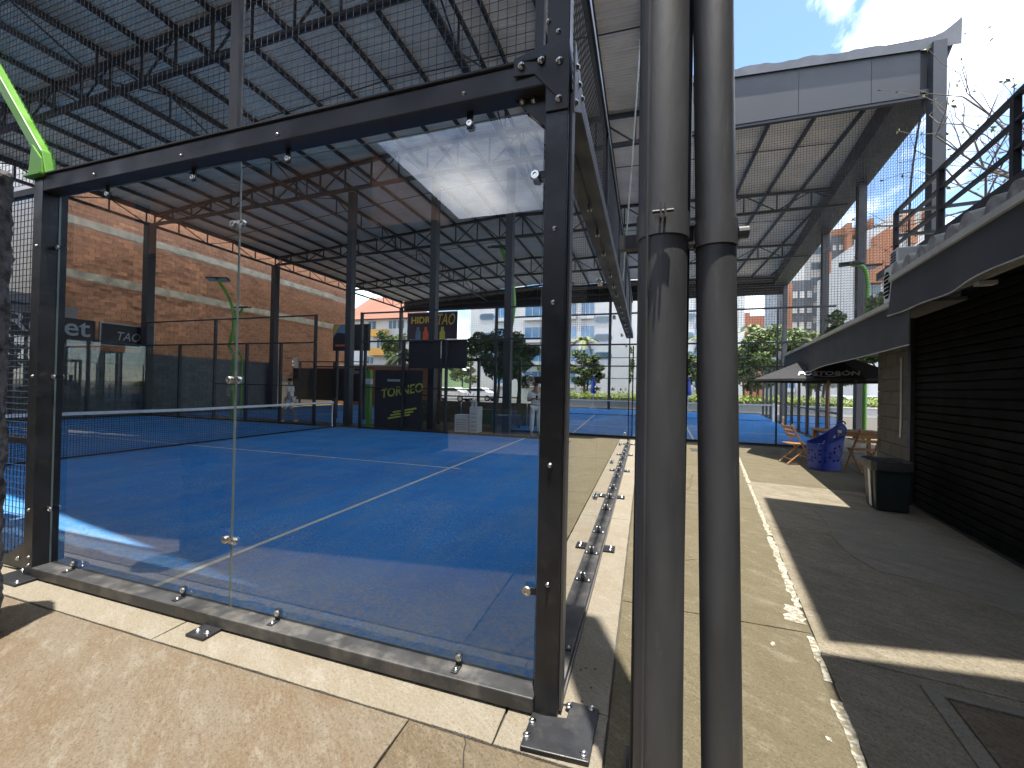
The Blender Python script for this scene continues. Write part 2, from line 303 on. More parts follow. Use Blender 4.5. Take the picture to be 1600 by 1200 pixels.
def text(name, body, size, loc, rx, m, parent, extrude=.004, shear=0, align='CENTER', sx=1, bold=0):
    c = bpy.data.curves.new('t', 'FONT'); c.body = body; c.size = size; c.align_x = align; c.extrude = extrude; c.shear = shear; c.resolution_u = 3; c.offset = bold
    t = bpy.data.objects.new('t', c); COL.objects.link(t); bpy.context.view_layer.update()
    me = bpy.data.meshes.new_from_object(t.evaluated_get(bpy.context.evaluated_depsgraph_get())); bpy.data.objects.remove(t, do_unlink=True)
    me.materials.clear(); me.materials.append(M[m]); me.name = name
    o = bpy.data.objects.new(name, me); COL.objects.link(o); o.parent = parent
    o.location = Vector(loc)-ORG[parent]; o.rotation_euler = rx; o.scale = (sx, 1, 1); ORG[o] = Vector(loc); return o
def dome_bolt(r=.012, h=.014):
    b = MB(); n = 8; rings = [(r*1.5, 0), (r*1.5, .003), (r, .003), (r*.95, h*.7), (r*.55, h)]
    vs = [(q*math.cos(2*math.pi*k/n), q*math.sin(2*math.pi*k/n), z) for q, z in rings for k in range(n)]
    fs = [(i*n+k, i*n+(k+1) % n, (i+1)*n+(k+1) % n, (i+1)*n+k) for i in range(len(rings)-1) for k in range(n)] + [tuple((len(rings)-1)*n+k for k in range(n))]
    me = b.add(vs, fs).mesh('bolt', 'bolt'); me.polygons.foreach_set('use_smooth', [True]*len(me.polygons)); return me
BOLT = dome_bolt(); BOLTS = dome_bolt(.008, .010)
UP = (0, 0, 0); FRONT = (R(90), 0, 0); RIGHT = (0, R(90), 0); LEFT = (0, R(-90), 0); BACK = (R(-90), 0, 0)

def wiremesh(name, p0, du, lu, dv, lv, step, w, parent, m='wire', stepv=None):
    b = MB(); p0, du, dv = Vector(p0), Vector(du), Vector(dv); nrm = du.cross(dv).normalized()*w*.5; stepv = stepv or step
    for i in range(int(lu/step)+1): q = p0 + du*(i*step); b.wire(q, q+dv*lv, w)
    for j in range(int(lv/stepv)+1): q = p0 + dv*(j*stepv) + nrm; b.wire(q, q+du*lu, w)
    return stuff(b.build(name, m, parent))
# ================================================================== GROUND AND COURTS
g = MB().box((-400, -400, -.5), (400, 600, -.03)).build('ground', 'outerground', org=(0, 0, -.03)); struct(g)
def slab(poly, m, z=0.0, name='concrete_slab', t=.06):
    pts = []; nq = len(poly)
    for i in range(nq):
        p, q = Vector(poly[i][:2]), Vector(poly[(i+1) % nq][:2]); ln = (q-p).length; k = max(1, min(60, int(ln/.10))); nn = Vector((-(q-p).y, (q-p).x))/max(ln, 1e-6)
        for j in range(k):
            w = p.lerp(q, j/k); pts.append(w+nn*(.006*(.5+.5*noise.noise((w.x*9, w.y*9, z*50)))+.003*noise.noise((w.x*31, w.y*31, 3))) if j else w)
    b = MB().prism([tuple(p) for p in pts], z-t, z); o = b.build(name, m, yard, bevel=.003); return o
yard = MB().box((-60, -30, -.2), (60, 70, -.022)).build('yard', 'ground', org=(0, 0, -.022)); struct(yard)
G = .006
# pale cement strips round the cage
for x0, x1 in ((-9, -2.33-G), (-2.33, -.16-G), (-.16, .30)):
    slab([(x0, -.30), (x1, -.30), (x1, .02), (x0, .02)], 'concpale', .0, 'cement_strip')
for y0, y1 in ((.02+G, 3.1), (3.1+G, 6.6), (6.6+G, 11.3)):
    slab([(-.05, y0), (.30, y0), (.30, y1), (-.05, y1)], 'concpale', .0, 'cement_strip')
# tan slabs in front
xs = [-9, -6.1, -3.24, -.57, .30]
for i in range(4):
    a, b_ = xs[i], xs[i+1]-G
    slab([(a, -3.4), (b_, -3.4), (b_, -.30-G), (a, -.30-G)], ('conc', 'conc', 'conc', 'conc2')[i], -.002*(i % 2))
    slab([(a, -9), (b_, -9), (b_, -3.4-G), (a, -3.4-G)], 'conc', -.003)
# alley, between cage strip and painted edge (L = .62)
def LX(y, L): # x on alley line L at given y
    s = (y - CAM.y + AN.y*-L) / AD.y; return (AL(s, L)).x
ys = [-9, -1.6, 1.15, 4.2, 7.4, 11.3]
for i in range(5):
    y0, y1 = ys[i], ys[i+1]-G
    slab([(.30+G, y0), (LX(y0, .60), y0), (LX(y1, .60), y1), (.30+G, y1)], 'concalley', -.001*(i % 2))
sy = [-9, 3.05, 5.6, 8.3, 10.4, 14]
for i in range(5):
    s0, s1 = sy[i], sy[i+1]-G
    slab([AL(s0, .605+G)[:2], AL(s0, 2.62)[:2], AL(s1, 2.62)[:2], AL(s1, .605+G)[:2]], 'concdark' if i < 3 else 'concalley', -.004)
# hairline cracks in the slabs
def crack(p, q, seed, w=.0035):
    rn = random.Random(seed); p, q = Vector(p), Vector(q); n = int((q-p).length/.035); d = (q-p).normalized(); nn = Vector((-d.y, d.x)); off = 0; L1 = []; R1 = []
    for i in range(n+1):
        off += rn.gauss(0, .006); c = p.lerp(q, i/n)+nn*off; ww = w*rn.uniform(.3, 1); L1.append(c+nn*ww); R1.append(c-nn*ww)
    MB().add([(v.x, v.y, .0022) for v in L1+R1], [(i, i+1, n+2+i, n+1+i) for i in range(n)]).build('crack', 'blackmatte', yard)
for i, (p, q) in enumerate((((-1.2, -.9), (-.58, -.75)), ((-.3, -.31), (.05, -1.2)), ((.45, 1.9), (1.2, 2.3)), ((.9, 4.2), (1.3, 6.3)), ((2.0, 3.2), (3.1, 2.2)), ((2.1, 5.6), (3.3, 4.9)), ((1.4, -.2), (2.4, .3)))): crack(p, q, i)
# worn white paint along the alley joint: separate ragged strips
random.seed(3)
def ragged(s0, s1, L, w):
    n = max(6, int((s1-s0)/.05)); lft = []; rgt = []
    for i in range(n+1):
        s = s0+(s1-s0)*i/n; lft.append(AL(s, L-w*(.5+.5*random.random()))); rgt.append(AL(s, L+w*.3*random.random()))
    b = MB()
    vs = lft+rgt; b.add([(p.x, p.y, .003) for p in vs], [(i, i+1, n+1+i+1, n+1+i) for i in range(n)])
    o = b.build('white_paint_streak', 'whitescuff', yard); return o
for s0, s1, L, w in ((3.6, 5.2, .60, .055), (5.25, 8.0, .605, .05), (8.05, 11.6, .61, .06), (3.35, 3.6, .575, .12), (2.75, 3.2, .60, .04), (1.7, 2.6, .60, .05)): ragged(s0, s1, L, w)
random.seed(4)
for sx_, L in ((2.3, .5), (3.0, .36), (2.9, .75), (4.6, 1.0)):
    c = AL(sx_, L); n = 14; pts = []
    for k in range(n):
        t = 2*math.pi*k/n; rr = .004+.018*random.random(); pts.append((c.x+rr*math.cos(t)*.9, c.y+rr*math.sin(t)*1.4))
    b = MB(); b.add([(p[0], p[1], .0028) for p in pts], [tuple(range(n))]); b.build('white_paint_splash', 'whitescuff', yard)
# smoother repair patch in the alley
pp = [pz(x, y, .001) for x, y in ((1272, 797), (1290, 815), (1300, 838), (1330, 868), (1372, 892), (1430, 905), (1500, 925), (1590, 962), (1680, 1000), (1680, 940), (1560, 880), (1470, 838), (1412, 812), (1345, 797), (1300, 792))]
MB().prism([(p.x, p.y) for p in pp], -.0035, .0015).build('repair_patch', 'concpatch', yard)
# manhole frame in the right foreground
b = MB()
fr = [(2.95, 1.02), (2.95, 2.3), (1.6, 2.3), (1.6, 1.02)]
inn = [(2.88, 1.09), (2.88, 2.23), (1.67, 2.23), (1.67, 1.09)]
for i in range(4):
    q = [AL(*fr[i]), AL(*fr[(i+1) % 4]), AL(*inn[(i+1) % 4]), AL(*inn[i])]
    b.prism([(p.x, p.y) for p in q], -.003, .012)
b.build('manhole_frame', 'concpatch', yard, bevel=.004)
MB().prism([AL(*p)[:2] for p in ((2.865, 1.105), (2.865, 2.215), (1.685, 2.215), (1.685, 1.105))], -.003, .008).build('manhole_cover', 'conc2', yard, bevel=.003)
# yard beyond the court
slab([(-21.6, 10.03), (-.06, 10.03), (-.06, 11.3), (-21.6, 11.3)], 'concalley', -.003)
slab([(-30, 11.3+G), (AL(13.4, 0).x+6, 11.3+G), (AL(13.4, 0).x+6, 60), (-30, 60)], 'concalley', -.008)
slab([(-30, .03), (-20.05, .03), (-20.05, 11.29), (-30, 11.29)], 'concpale', -.004)
slab([(-30, -9), (-9-G, -9), (-9-G, .02), (-30, .02)], 'conc', -.003)
slab([AL(9, 2.63)[:2], AL(9, 9)[:2], AL(13.3, 9)[:2], AL(13.3, 2.63)[:2]], 'concalley', -.006)
b = MB()
for k in range(9): b.box((1.62+.055*k, 9.55, -.0), (1.65+.055*k, 9.95, .012))
b.box((1.60, 9.53, 0), (2.12, 9.55, .013)); b.box((1.60, 9.95, 0), (2.12, 9.97, .013))
b.build('drain_grate', 'drain', yard)
b = MB()
for k in range(22): b.box((-1.62+.055*k, 10.6, -.0), (-1.59+.055*k, 10.85, .012))
b.box((-1.64, 10.58, 0), (-.40, 10.6, .013)); b.box((-1.64, 10.85, 0), (-.40, 10.87, .013))
b.build('drain_grate', 'drain', yard)
rd = MB().box((-120, 34.5, -.05), (120, 48, .004)).build('road', 'asphalt', org=(0, 38, .004)); struct(rd)

def court(name, poly, lines, z=.012):
    o = MB().prism(poly, -.005, z).build(name, 'turf', org=(poly[0][0], poly[0][1], 0)); struct(o)
    for p, q, w in lines:
        d = (Vector((*q, 0))-Vector((*p, 0))).normalized(); nn = Vector((-d.y, d.x, 0))*w/2
        MB().add([Vector((*p, z+.004))-nn, Vector((*q, z+.004))-nn, Vector((*q, z+.004))+nn, Vector((*p, z+.004))+nn], [(0, 1, 2, 3)]).build('court_line', 'line', o)
    return o
court('blue_turf', [(-20, .03), (-.04, .03), (-.04, 9.98), (-20, 9.98)],
      [((-3.0, .03), (-3.0, 9.98), .055), ((-2.8, 5), (-17.2, 5), .05), ((-17, .03), (-17, 9.98), .055)])
court('far_turf', [(-4.2, 11.75), (AL(13.9, 3.1).x, 11.75), (AL(32.8, 3.1).x, 30.6), (-4.2, 30.6)],
      [((1.9, 11.75), (2.4, 22.8), .06), ((-4.2, 15.6), (6.2, 15.6), .06)])
court('third_turf', [(-20, 11.4), (-9.7, 11.4), (-9.7, 31), (-20, 31)], [((-20, 14.4), (-9.7, 14.4), .06), ((-14.9, 14.4), (-14.9, 28), .05)])

# ================================================================== PADEL CAGE (the near court)
cage = thing('padel_cage', 'black steel and glass padel court cage around the near blue turf, corner post in front', 'padel court', (-10, 5, 0))
def post(x0, y0, x1, y1, z1, z0=0, bolts=(), bevel=.004):
    return MB().box((x0, y0, z0), (x1, y1, z1)).build('post', 'black', cage, bevel=bevel)
# corner post, with lower base plate and corner bracket
cp = post(-.035, -.085, .075, .0, 5.3)
cf = MB().box((.077, -.05, .02), (.089, .02, 2.96)).build('edge_strip', 'flashing', cp)
base = [pz(x, y, .02) for x, y in ((832, 1112), (812, 1166), (920, 1192), (936, 1108), (893, 1096), (885, 1122), (850, 1118))]
bp_ = MB().prism([(p.x, p.y) for p in base], .001, .022).build('base_plate', 'black', cage, bevel=.004)
for x, y in ((889, 1103), (925, 1107), (832, 1126), (823, 1148), (912, 1178)): inst(BOLT, 'bolt', pz(x, y, .022), bp_)
br = MB().plate([(-.035, -.087, 2.86), (.075, -.087, 2.86), (.075, -.087, 3.19), (-.02, -.087, 3.19), (-.19, -.112, 3.13), (-.19, -.112, 3.045), (-.09, -.10, 3.045), (-.035, -.088, 2.98)], (0, -.008, 0)).build('corner_bracket', 'steel', cage, bevel=.002)
for x, z in ((.03, 3.09), (-.055, 3.10), (-.15, 3.085), (.03, 2.91)): inst(BOLT, 'bolt', (x, -.098-.014*(x < -.03)-.012*(x < -.1), z), br, FRONT)
for z in (3.24, 3.30): inst(BOLTS, 'bolt', (.02-.05*(z > 3.27), -.087, z), cp, FRONT)
for z in (.62, 1.18, 1.95, 2.3):
    inst(BOLTS, 'bolt', (.02, -.086, z), cp, FRONT)
br2 = MB().plate([(.091, -.06, 2.86), (.091, .20, 3.02), (.091, .20, 3.10), (.091, -.06, 3.20)], (.008, 0, 0)).build('side_bracket', 'flashing', cage)
for y, z in ((-.03, 2.92), (-.02, 3.1), (.06, 3.07), (.15, 3.06)): inst(BOLT, 'bolt', (.10, y, z), br2, RIGHT)
gus = MB().plate([(-.035, -.03, 2.82), (-.035, -.03, 3.0), (-.22, -.03, 3.0)], (0, .006, 0)).build('gusset', 'steel', cage)
for x, z in ((-.11, 2.975), (-.17, 2.98)): inst(BOLT, 'bolt', (x, -.032, z), gus, FRONT)
# left post
lp = post(-4.14, -.10, -4.02, .05, 3.10)
plp = MB().box((-4.26, -.22, .001), (-3.94, -.02, .02)).build('base_plate', 'black', cage, bevel=.004)
for x, y in ((-4.23, -.19), (-3.98, -.19), (-4.23, -.06)): inst(BOLT, 'bolt', (x, y, .02), plp)
gp = MB().plate([(-4.15, -.06, .03), (-4.15, -.06, .28), (-4.55, -.06, .06), (-4.55, -.06, .03)], (0, .01, 0)).build('gusset', 'black', cage)
inst(BOLT, 'bolt', (-4.3, -.062, .1), gp, FRONT)
for z in (.10, .16): inst(BOLTS, 'bolt', (-4.06, -.101, z), lp, FRONT)
# front bottom rail and top beam
rl = MB().box((-4.02, -.105, .012), (-.035, .03, .085)).build('rail', 'railtop', cage, bevel=.006)
for x in (-2.10,):
    pd = MB().box((x-.075, -.215, .001), (x+.075, -.10, .018)).build('anchor_pad', 'black', rl, bevel=.003)
    for q in (-.04, .04): inst(BOLT, 'bolt', (x+q, -.165, .018), rl)
bmt = MB().box((-4.02, -.10, 2.99), (-.035, .02, 3.11)).build('beam', 'steel', cage, bevel=.006)
MB().box((-4.02, -.115, 3.112), (-.035, .025, 3.122)).build('beam_cap', 'fascia', bmt)
# glass panels
def glass_panel(x0, x1, z0, z1, y=0., notch=0):
    b = MB(); t = .006
    pts = [(x0, z0), (x1, z0)] + ([(x1, z1-notch*.4), (x1-notch, z1)] if notch else [(x1, z1)]) + [(x0, z1)]
    n = len(pts); b.plate([(p[0], y-t, p[1]) for p in pts], (0, 2*t, 0)); b.mi = [0, 0]+[1]*n
    return b.build('glass_panel', ['glass', 'glassedge'], cage)
gA = glass_panel(-4.015, -2.093, .075, 2.985); gB = glass_panel(-2.087, -.06, .075, 2.94, notch=.06)
def disc_mesh(r, t):
    b = MB(); n = 20; rings = [(r, 0), (r, t*.7), (r*.85, t), (r*.45, t), (r*.4, t*.6), (.001, t*.6)]
    vs = [(q*math.cos(2*math.pi*k/n), q*math.sin(2*math.pi*k/n), z) for q, z in rings for k in range(n)]
    fs = [(i*n+k, i*n+(k+1) % n, (i+1)*n+(k+1) % n, (i+1)*n+k) for i in range(len(rings)-1) for k in range(n)]
    me = b.add(vs, fs).mesh('disc', 'chrome'); me.polygons.foreach_set('use_smooth', [True]*len(me.polygons)); me.set_sharp_from_angle(angle=R(35)); return me
DISC = disc_mesh(.024, .014); DISCS = disc_mesh(.018, .010)
for z in (.52, 1.555, 2.57):           # joint plates
    b = MB(); n = 10; pts = []
    for sgn, cx in ((1, -2.05), (-1, -2.13)):
        for k in range(n+1):
            t = -math.pi/2 + math.pi*k/n; pts.append((cx+sgn*.024*math.cos(t), -.008, z+sgn*.024*math.sin(t)))
    jp = b.plate(pts, (0, -.004, 0)).build('joint_clamp', 'chrome', cage)
    for cx in (-2.05, -2.13): inst(DISC, 'disc', (cx, -.012, z), jp, FRONT)
    # tabs on the two posts
    t1 = MB().box((-.115, -.03, z+.01), (-.03, -.022, z+.045)).build('clip', 'black', cage, bevel=.002); inst(DISC, 'disc', (-.095, -.03, z+.027), t1, FRONT)
    t2 = MB().box((-4.03, -.03, z-.015), (-3.95, -.022, z+.015)).build('clip', 'black', cage, bevel=.002); inst(DISCS, 'disc', (-3.965, -.03, z), t2, FRONT); inst(BOLTS, 'bolt', (-4.08, -.101, z), t2, FRONT)
for x in (-.46, -1.68, -2.50, -3.69):
    c1 = MB().box((x-.018, -.075, .086), (x+.018, -.008, .092)).box((x-.018, -.016, .092), (x+.018, -.009, .155)).build('clip', 'black', cage, bevel=.002)
    inst(DISCS, 'disc', (x, -.016, .132), c1, FRONT); inst(BOLTS, 'bolt', (x, -.05, .092), c1)
for x in (-.46, -1.68, -2.50, -3.4):
    c1 = MB().box((x-.018, -.022, 2.90), (x+.018, -.012, 3.0)).build('clip', 'black', cage, bevel=.002); inst(DISCS, 'disc', (x, -.022, 2.925), c1, FRONT); inst(BOLTS, 'bolt', (x, -.1005, 3.03), c1, FRONT)
# upper mesh on the front, frames and uprights
MB().box((-2.14, -.06, 3.122), (-2.07, -.01, 5.25)).build('upright', 'steel', cage, bevel=.004)
MB().box((-9.0, -.05, 5.25), (-.035, .0, 5.30)).build('top_bar', 'steel', cage, bevel=.004)
MB().box((-.10, -.06, 3.19), (-.06, -.02, 5.25)).build('upright', 'steel', cage)
wiremesh('wire_mesh', (-2.06, -.03, 3.123), (1, 0, 0), 1.95, (0, 0, 1), 2.12, .05, .0046, cage, 'wirelit')
wiremesh('wire_mesh', (-8.97, -.03, 3.123), (1, 0, 0), 6.82, (0, 0, 1), 2.12, .05, .0046, cage)
# front mesh bays left of the glass
wiremesh('wire_mesh', (-8.9, -.02, .08), (1, 0, 0), 4.75, (0, 0, 1), 2.95, .05, .0055, cage)
for z in (.05, 1.03, 3.06): MB().bar((-9, -.01, z), (-4.14, -.01, z), .05, .05).build('mesh_rail', 'black', cage)
for x in (-6.1, -8.1, -9.0): MB().box((x-.04, -.05, 0), (x+.04, .03, 5.3)).build('post', 'black', cage)
for x in (-11, -13, -15, -17, -19): MB().box((x-.04, -.05, 0), (x+.04, .03, 3.05)).build('post', 'black', cage)
MB().bar((-20, -.01, 3.03), (-11, -.01, 3.03), .05).build('mesh_rail', 'black', cage)
# back wall (x = 0)
rb = MB().box((-.035, .02, .012), (.075, 10.0, .062)).build('rail', 'railtop', cage, bevel=.006)
MB().box((.077, .03, .002), (.085, 10, .03)).build('rail_edge', 'flashing', rb)
MB().box((-.02, .02, 2.99), (.10, 10.0, 3.03)).box((.082, .02, 3.03), (.10, 10, 3.10)).box((-.02, .02, 3.03), (-.002, 10, 3.10)).box((.03, .02, 3.03), (.05, 10, 3.12)).build('beam', 'steel', cage, bevel=.003)
MB().box((.02, .02, 3.98), (.07, 10.0, 4.05)).build('top_bar', 'black', cage, bevel=.004)
wiremesh('wire_mesh', (.045, .05, 3.12), (0, 1, 0), 9.9, (0, 0, 1), .87, .05, .0042, cage)
for y in (2.02, 4.02, 6.02, 8.02): MB().box((.02, y-.02, 3.12), (.07, y+.02, 3.98)).build('upright', 'black', cage)
for k in range(5):
    y0, y1 = .03+1.994*k, .03+1.994*(k+1)-.006
    b = MB(); b.box((-.006, y0, .07), (.006, y1, 2.98)); b.mi = [1, 1, 1, 0, 1, 0]; b.build('glass_panel', ['glass', 'glassedge'], cage)
    if k < 4:
        for z in (.52, 1.55, 2.57):
            jp = MB().box((.008, y1-.07, z-.022), (.014, y1+.07, z+.022)).build('joint_clamp', 'chrome', cage, bevel=.004)
            for q in (-.045, .045): inst(DISC, 'disc', (.014, y1+q, z), jp, RIGHT)
    for q in (.33, 1.2, 1.75):
        y = y0+q
        c1 = MB().box((.008, y-.02, .063), (.068, y+.02, .069)).box((.010, y-.02, .069), (.016, y+.02, .13)).build('clip', 'black', cage, bevel=.002)
        inst(DISCS, 'disc', (.016, y, .11), c1, RIGHT); inst(BOLTS, 'bolt', (.05, y, .069), c1)
        c2 = MB().box((.008, y-.05, 2.93), (.014, y+.05, 2.965)).build('clip', 'black', cage); inst(DISCS, 'disc', (.014, y, 2.945), c2, RIGHT)
    y = 2.08+2.0*k
    pd = MB().box((.075, y-.07, .001), (.19, y+.07, .02)).build('anchor_pad', 'black', cage, bevel=.004)
    for q in (-.035, .035): inst(BOLT, 'bolt', (.15, y+q, .02), pd)
b = MB()
for x, y in ((.13, .30), (.155, .32), (.205, .33), (.20, .18), (.17, .07)): b.tube([(x, y, -.001), (x, y, .0015)], .007, 8)
b.build('drill_hole', 'ground', yard)
# far side (y = 10)
for x in (-.02, -2.0, -4.0, -5.7, -7.3, -9.0, -11.0, -12.6, -14.3, -16.0, -18, -20.0):
    MB().box((x-.04, 9.99, 0), (x+.04, 10.08, 4.05 if x in (-.02, -4.0, -9.0, -11, -16, -20) else 3.05)).build('post', 'black', cage)
for x0, x1 in ((-2.0, -.06), (-4.0, -2.01), (-18, -16.04), (-20, -18.01)):
    b = MB(); b.box((x0, 9.994, .06), (x1, 10.006, 2.98)); b.mi = [1, 1, 0, 1, 0, 1]; b.build('glass_panel', ['glass', 'glassedge'], cage)
for x0, x1 in ((-9, 0), (-20, -11)):
    for z in (.05, 3.03, 4.02): MB().bar((x0, 10.03, z), (x1, 10.03, z), .05).build('mesh_rail', 'black', cage)
for x0, x1 in ((-9, -4), (-16, -11)):
    MB().bar((x0, 10.03, 1.45), (x1, 10.03, 1.45), .035).build('mesh_rail', 'black', cage)
    wiremesh('wire_mesh', (x0, 10.03, .06), (1, 0, 0), x1-x0, (0, 0, 1), 2.95, .05, .0035, cage)
wiremesh('wire_mesh', (-9, 10.03, 3.06), (1, 0, 0), 8.9, (0, 0, 1), .95, .06, .0035, cage)
MB().bar((-11, 10.03, 2.15), (-9, 10.03, 2.15), .05).build('mesh_rail', 'black', cage)
# far end (x = -20)
for y in (.0, 2, 4, 6, 8, 9.96): MB().box((-20.06, y, 0), (-19.98, y+.08, 4.05 if y in (0, 9.96) else 3.05)).build('post', 'black', cage)
for k in range(5):
    b = MB(); b.box((-20.006, .06+2*k, .06), (-19.994, 2.02+2*k, 2.98)); b.mi = [1, 1, 1, 0, 1, 0]; b.build('glass_panel', ['glass', 'glassedge'], cage)
for z in (.05, 3.03): MB().bar((-20.02, 0, z), (-20.02, 10, z), .05).build('mesh_rail', 'black', cage)

# ------------------------------------------------------------------ padel net
pn = thing('padel_net', 'black padel net with white top band across the near blue court', 'net', (-10, 5, 0))
NZ = lambda y: .88+.04*abs(y-5)/5
b = MB(); n = 20
for i in range(n):
    y0, y1 = .12+9.76*i/n, .12+9.76*(i+1)/n
    b.add([(-10.012, y0, NZ(y0)), (-10.012, y1, NZ(y1)), (-10.012, y1, NZ(y1)-.06), (-10.012, y0, NZ(y0)-.06), (-9.988, y0, NZ(y0)), (-9.988, y1, NZ(y1)), (-9.988, y1, NZ(y1)-.06), (-9.988, y0, NZ(y0)-.06)], [(0,1,2,3),(4,7,6,5),(0,4,5,1),(3,2,6,7)])
b.build('top_band', 'whiteband', pn)
b = MB()
for i in range(218): y = .12+.045*i; b.wire((-10, y, .04), (-10, y, NZ(y)-.06), .007)
for j in range(19): b.wire((-9.997, .12, .04+.0445*j), (-9.997, 9.88, .04+.0445*j), .007)
stuff(b.build('netting', 'net', pn))
MB().bar((-10, .12, .035), (-10, 9.88, .035), .03).build('bottom_tape', 'net', pn)
for y in (.06, 9.93):
    p_ = MB().box((-10.05, y-.05, .013), (-9.95, y+.05, 1.03)).build('net_post', 'black', pn, bevel=.005)
    MB().tube([(-9.99, y-.10 if y > 5 else y+.10, .05), (-9.98, y-.13 if y > 5 else y+.13, .5), (-9.99, y-.09 if y > 5 else y+.09, .9)], .018, 8).build('white_strap', 'whiteband', pn)
b = MB().tube([(-9.6, 3.6, .012), (-9.6, 3.6, .04)], .05, 8)

# ================================================================== CANOPY ROOF
XR, XL, XRID, ZRID = .46, -20.7, -6.5, 10.05
def roofz(x): return ZRID-.068*(XRID-x) if x < XRID else ZRID-.03*(x-XRID)
def edgeY(x): return -.98-.139*x        # slanted near edge
EB0, EB1 = Vector((6.95, 10.5)), Vector((9.35, 30.2))   # right eave of the far part
def rightX(y): return XR if y < 10.45 else EB0.x + (EB1.x-EB0.x)*(y-EB0.y)/(EB1.y-EB0.y)
canopy = thing('canopy_roof', 'large dark steel truss canopy with pale corrugated sheets above the courts', 'roof', (-6.5, 10, 0))
def sheet(x0f, x1f, y0, y1, name='roof_sheet'):
    b = MB(); n = int(round((y1-y0)/.025)); vs = []
    for j in range(n+1):
        y = y0+(y1-y0)*j/n; w = .03*(1 if (j // 2) % 4 == 0 else (-1 if (j//2) % 4 == 2 else 0)); x0, x1 = x0f(y), x1f(y)
        vs += [(x0, y, roofz(x0)+w), (x1, y, roofz(x1)+w)]
    b.add(vs, [(2*j, 2*j+1, 2*j+3, 2*j+2) for j in range(n)])
    return b.build(name, 'roof', canopy)
def xl(y): return max(XL, (-.98-y)/.139)
y = -1.05; k = 0
while y < 30.2:
    y1 = min(y+1.0, 30.2)
    if xl(y) < XRID or xl(y1) < XRID: sheet(lambda q: min(xl(q), XRID-.01), lambda q: XRID, y, y1)
    for seg in ((XRID, -2.6), (-2.6, XR)): sheet(lambda q: min(max(seg[0], xl(q)), seg[1]-.005), lambda q: seg[1], y, y1)
    if y > 10.4:
        sheet(lambda q: XR, lambda q: rightX(q), y, y1)
    y = y1
# purlins (run along Y)
def bars(name, p, q, w, h, m='steel', par=None): return MB().bar(p, q, w, h).build(name, m, par or canopy)
x = XL+.2
PX = []
while x < 9: PX.append(x); x += 1.16
for x in PX:
    if x < XR-.1: y0 = max(edgeY(x)+.15, -1.0)
    elif x < 6.8: y0 = 10.6
    else: y0 = 10.6+(x-6.8)/.124
    if y0 < 29: bars('purlin', (x, y0, roofz(x)-.08), (x, 30.15, roofz(x)-.08), .07, .12)
bars('purlin', (XR-.04, -1.0, roofz(XR)-.10), (XR-.04, 30.15, roofz(XR)-.10), .09, .17)
# sag rods between purlins
for yy in (1.6, 2.9, 7.6, 13.6, 20.0, 26.5):
    for i in range(len(PX)-1):
        if PX[i+1] < rightX(yy): bars('sag_rod', (PX[i], yy+.03*(i % 2), roofz(PX[i])-.10), (PX[i+1], yy+.03*(i % 2), roofz(PX[i+1])-.10), .022, .022)
# trusses (run along X)
def truss(p0, p1, topz, botz, step, wch=.11, ww=.05, name='truss'):
    p0, p1 = Vector(p0), Vector(p1); ln = (p1-p0).length; n = max(2, int(round(ln/step)))
    pts = [p0+(p1-p0)*i/n for i in range(n+1)]
    T = [Vector((p.x, p.y, topz(p))) for p in pts]; B = [Vector((p.x, p.y, botz(p))) for p in pts]
    b = MB(); t = None
    b = MB()
    for i in range(n): b.bar(T[i], T[i+1], wch, wch)
    t = b.build(name, 'steel', canopy)
    b = MB()
    for i in range(n): b.bar(B[i], B[i+1], wch, wch)
    b.build('bottom_chord', 'steel', t)
    for i in range(n+1): MB().bar(T[i], B[i], ww, ww).build('web', 'steel', t)
    for i in range(n):
        (MB().bar(B[i], T[i+1], ww*.8, ww*.8) if i % 2 == 0 else MB().bar(T[i], B[i+1], ww*.8, ww*.8)).build('web', 'steel', t)
    return t
TY = [4.6, 10.5, 16.8, 23.3, 30.0]
def botz(p): return 8.5+.30*min(1, max(0, (p.x+20.5)/14)) if p.x < XRID else 8.8
for i, ty in enumerate(TY):
    xe = XR-.05 if i == 0 else rightX(ty)-.05
    truss((-20.55, ty, 0), (xe, ty, 0), lambda p: roofz(p.x)-.20, botz, 1.16)
truss((XL+1.5, edgeY(XL+1.5)+.5, 0), (XR-.05, edgeY(XR)+.5, 0), lambda p: roofz(p.x)-.20, botz, 1.3)
# longitudinal lattices: left eave, two inner lines, right eave of the far part
truss((-20.5, 2.2, 0), (-20.5, 30, 0), lambda p: 8.93, lambda p: 8.40, 1.35, .10, .045, 'eave_truss')
truss((-12.2, 1.0, 0), (-12.2, 30, 0), lambda p: 9.42, lambda p: 8.75, 1.6, .08, .04, 'long_truss')
truss((-3.6, -.2, 0), (-3.6, 30, 0), lambda p: 9.70, lambda p: 8.90, 1.6, .08, .04, 'long_truss')
truss((.36, -.6, 0), (.36, 10.4, 0), lambda p: 9.55, lambda p: 8.95, 1.5, .08, .04, 'long_truss')
# right eave beam of the far part (solid dark channel)
MB().bar((EB0.x-.30, EB0.y+.02, 9.10), (EB1.x-.30, EB1.y, 9.10), .85, .62).build('eave_beam', 'steel', canopy)
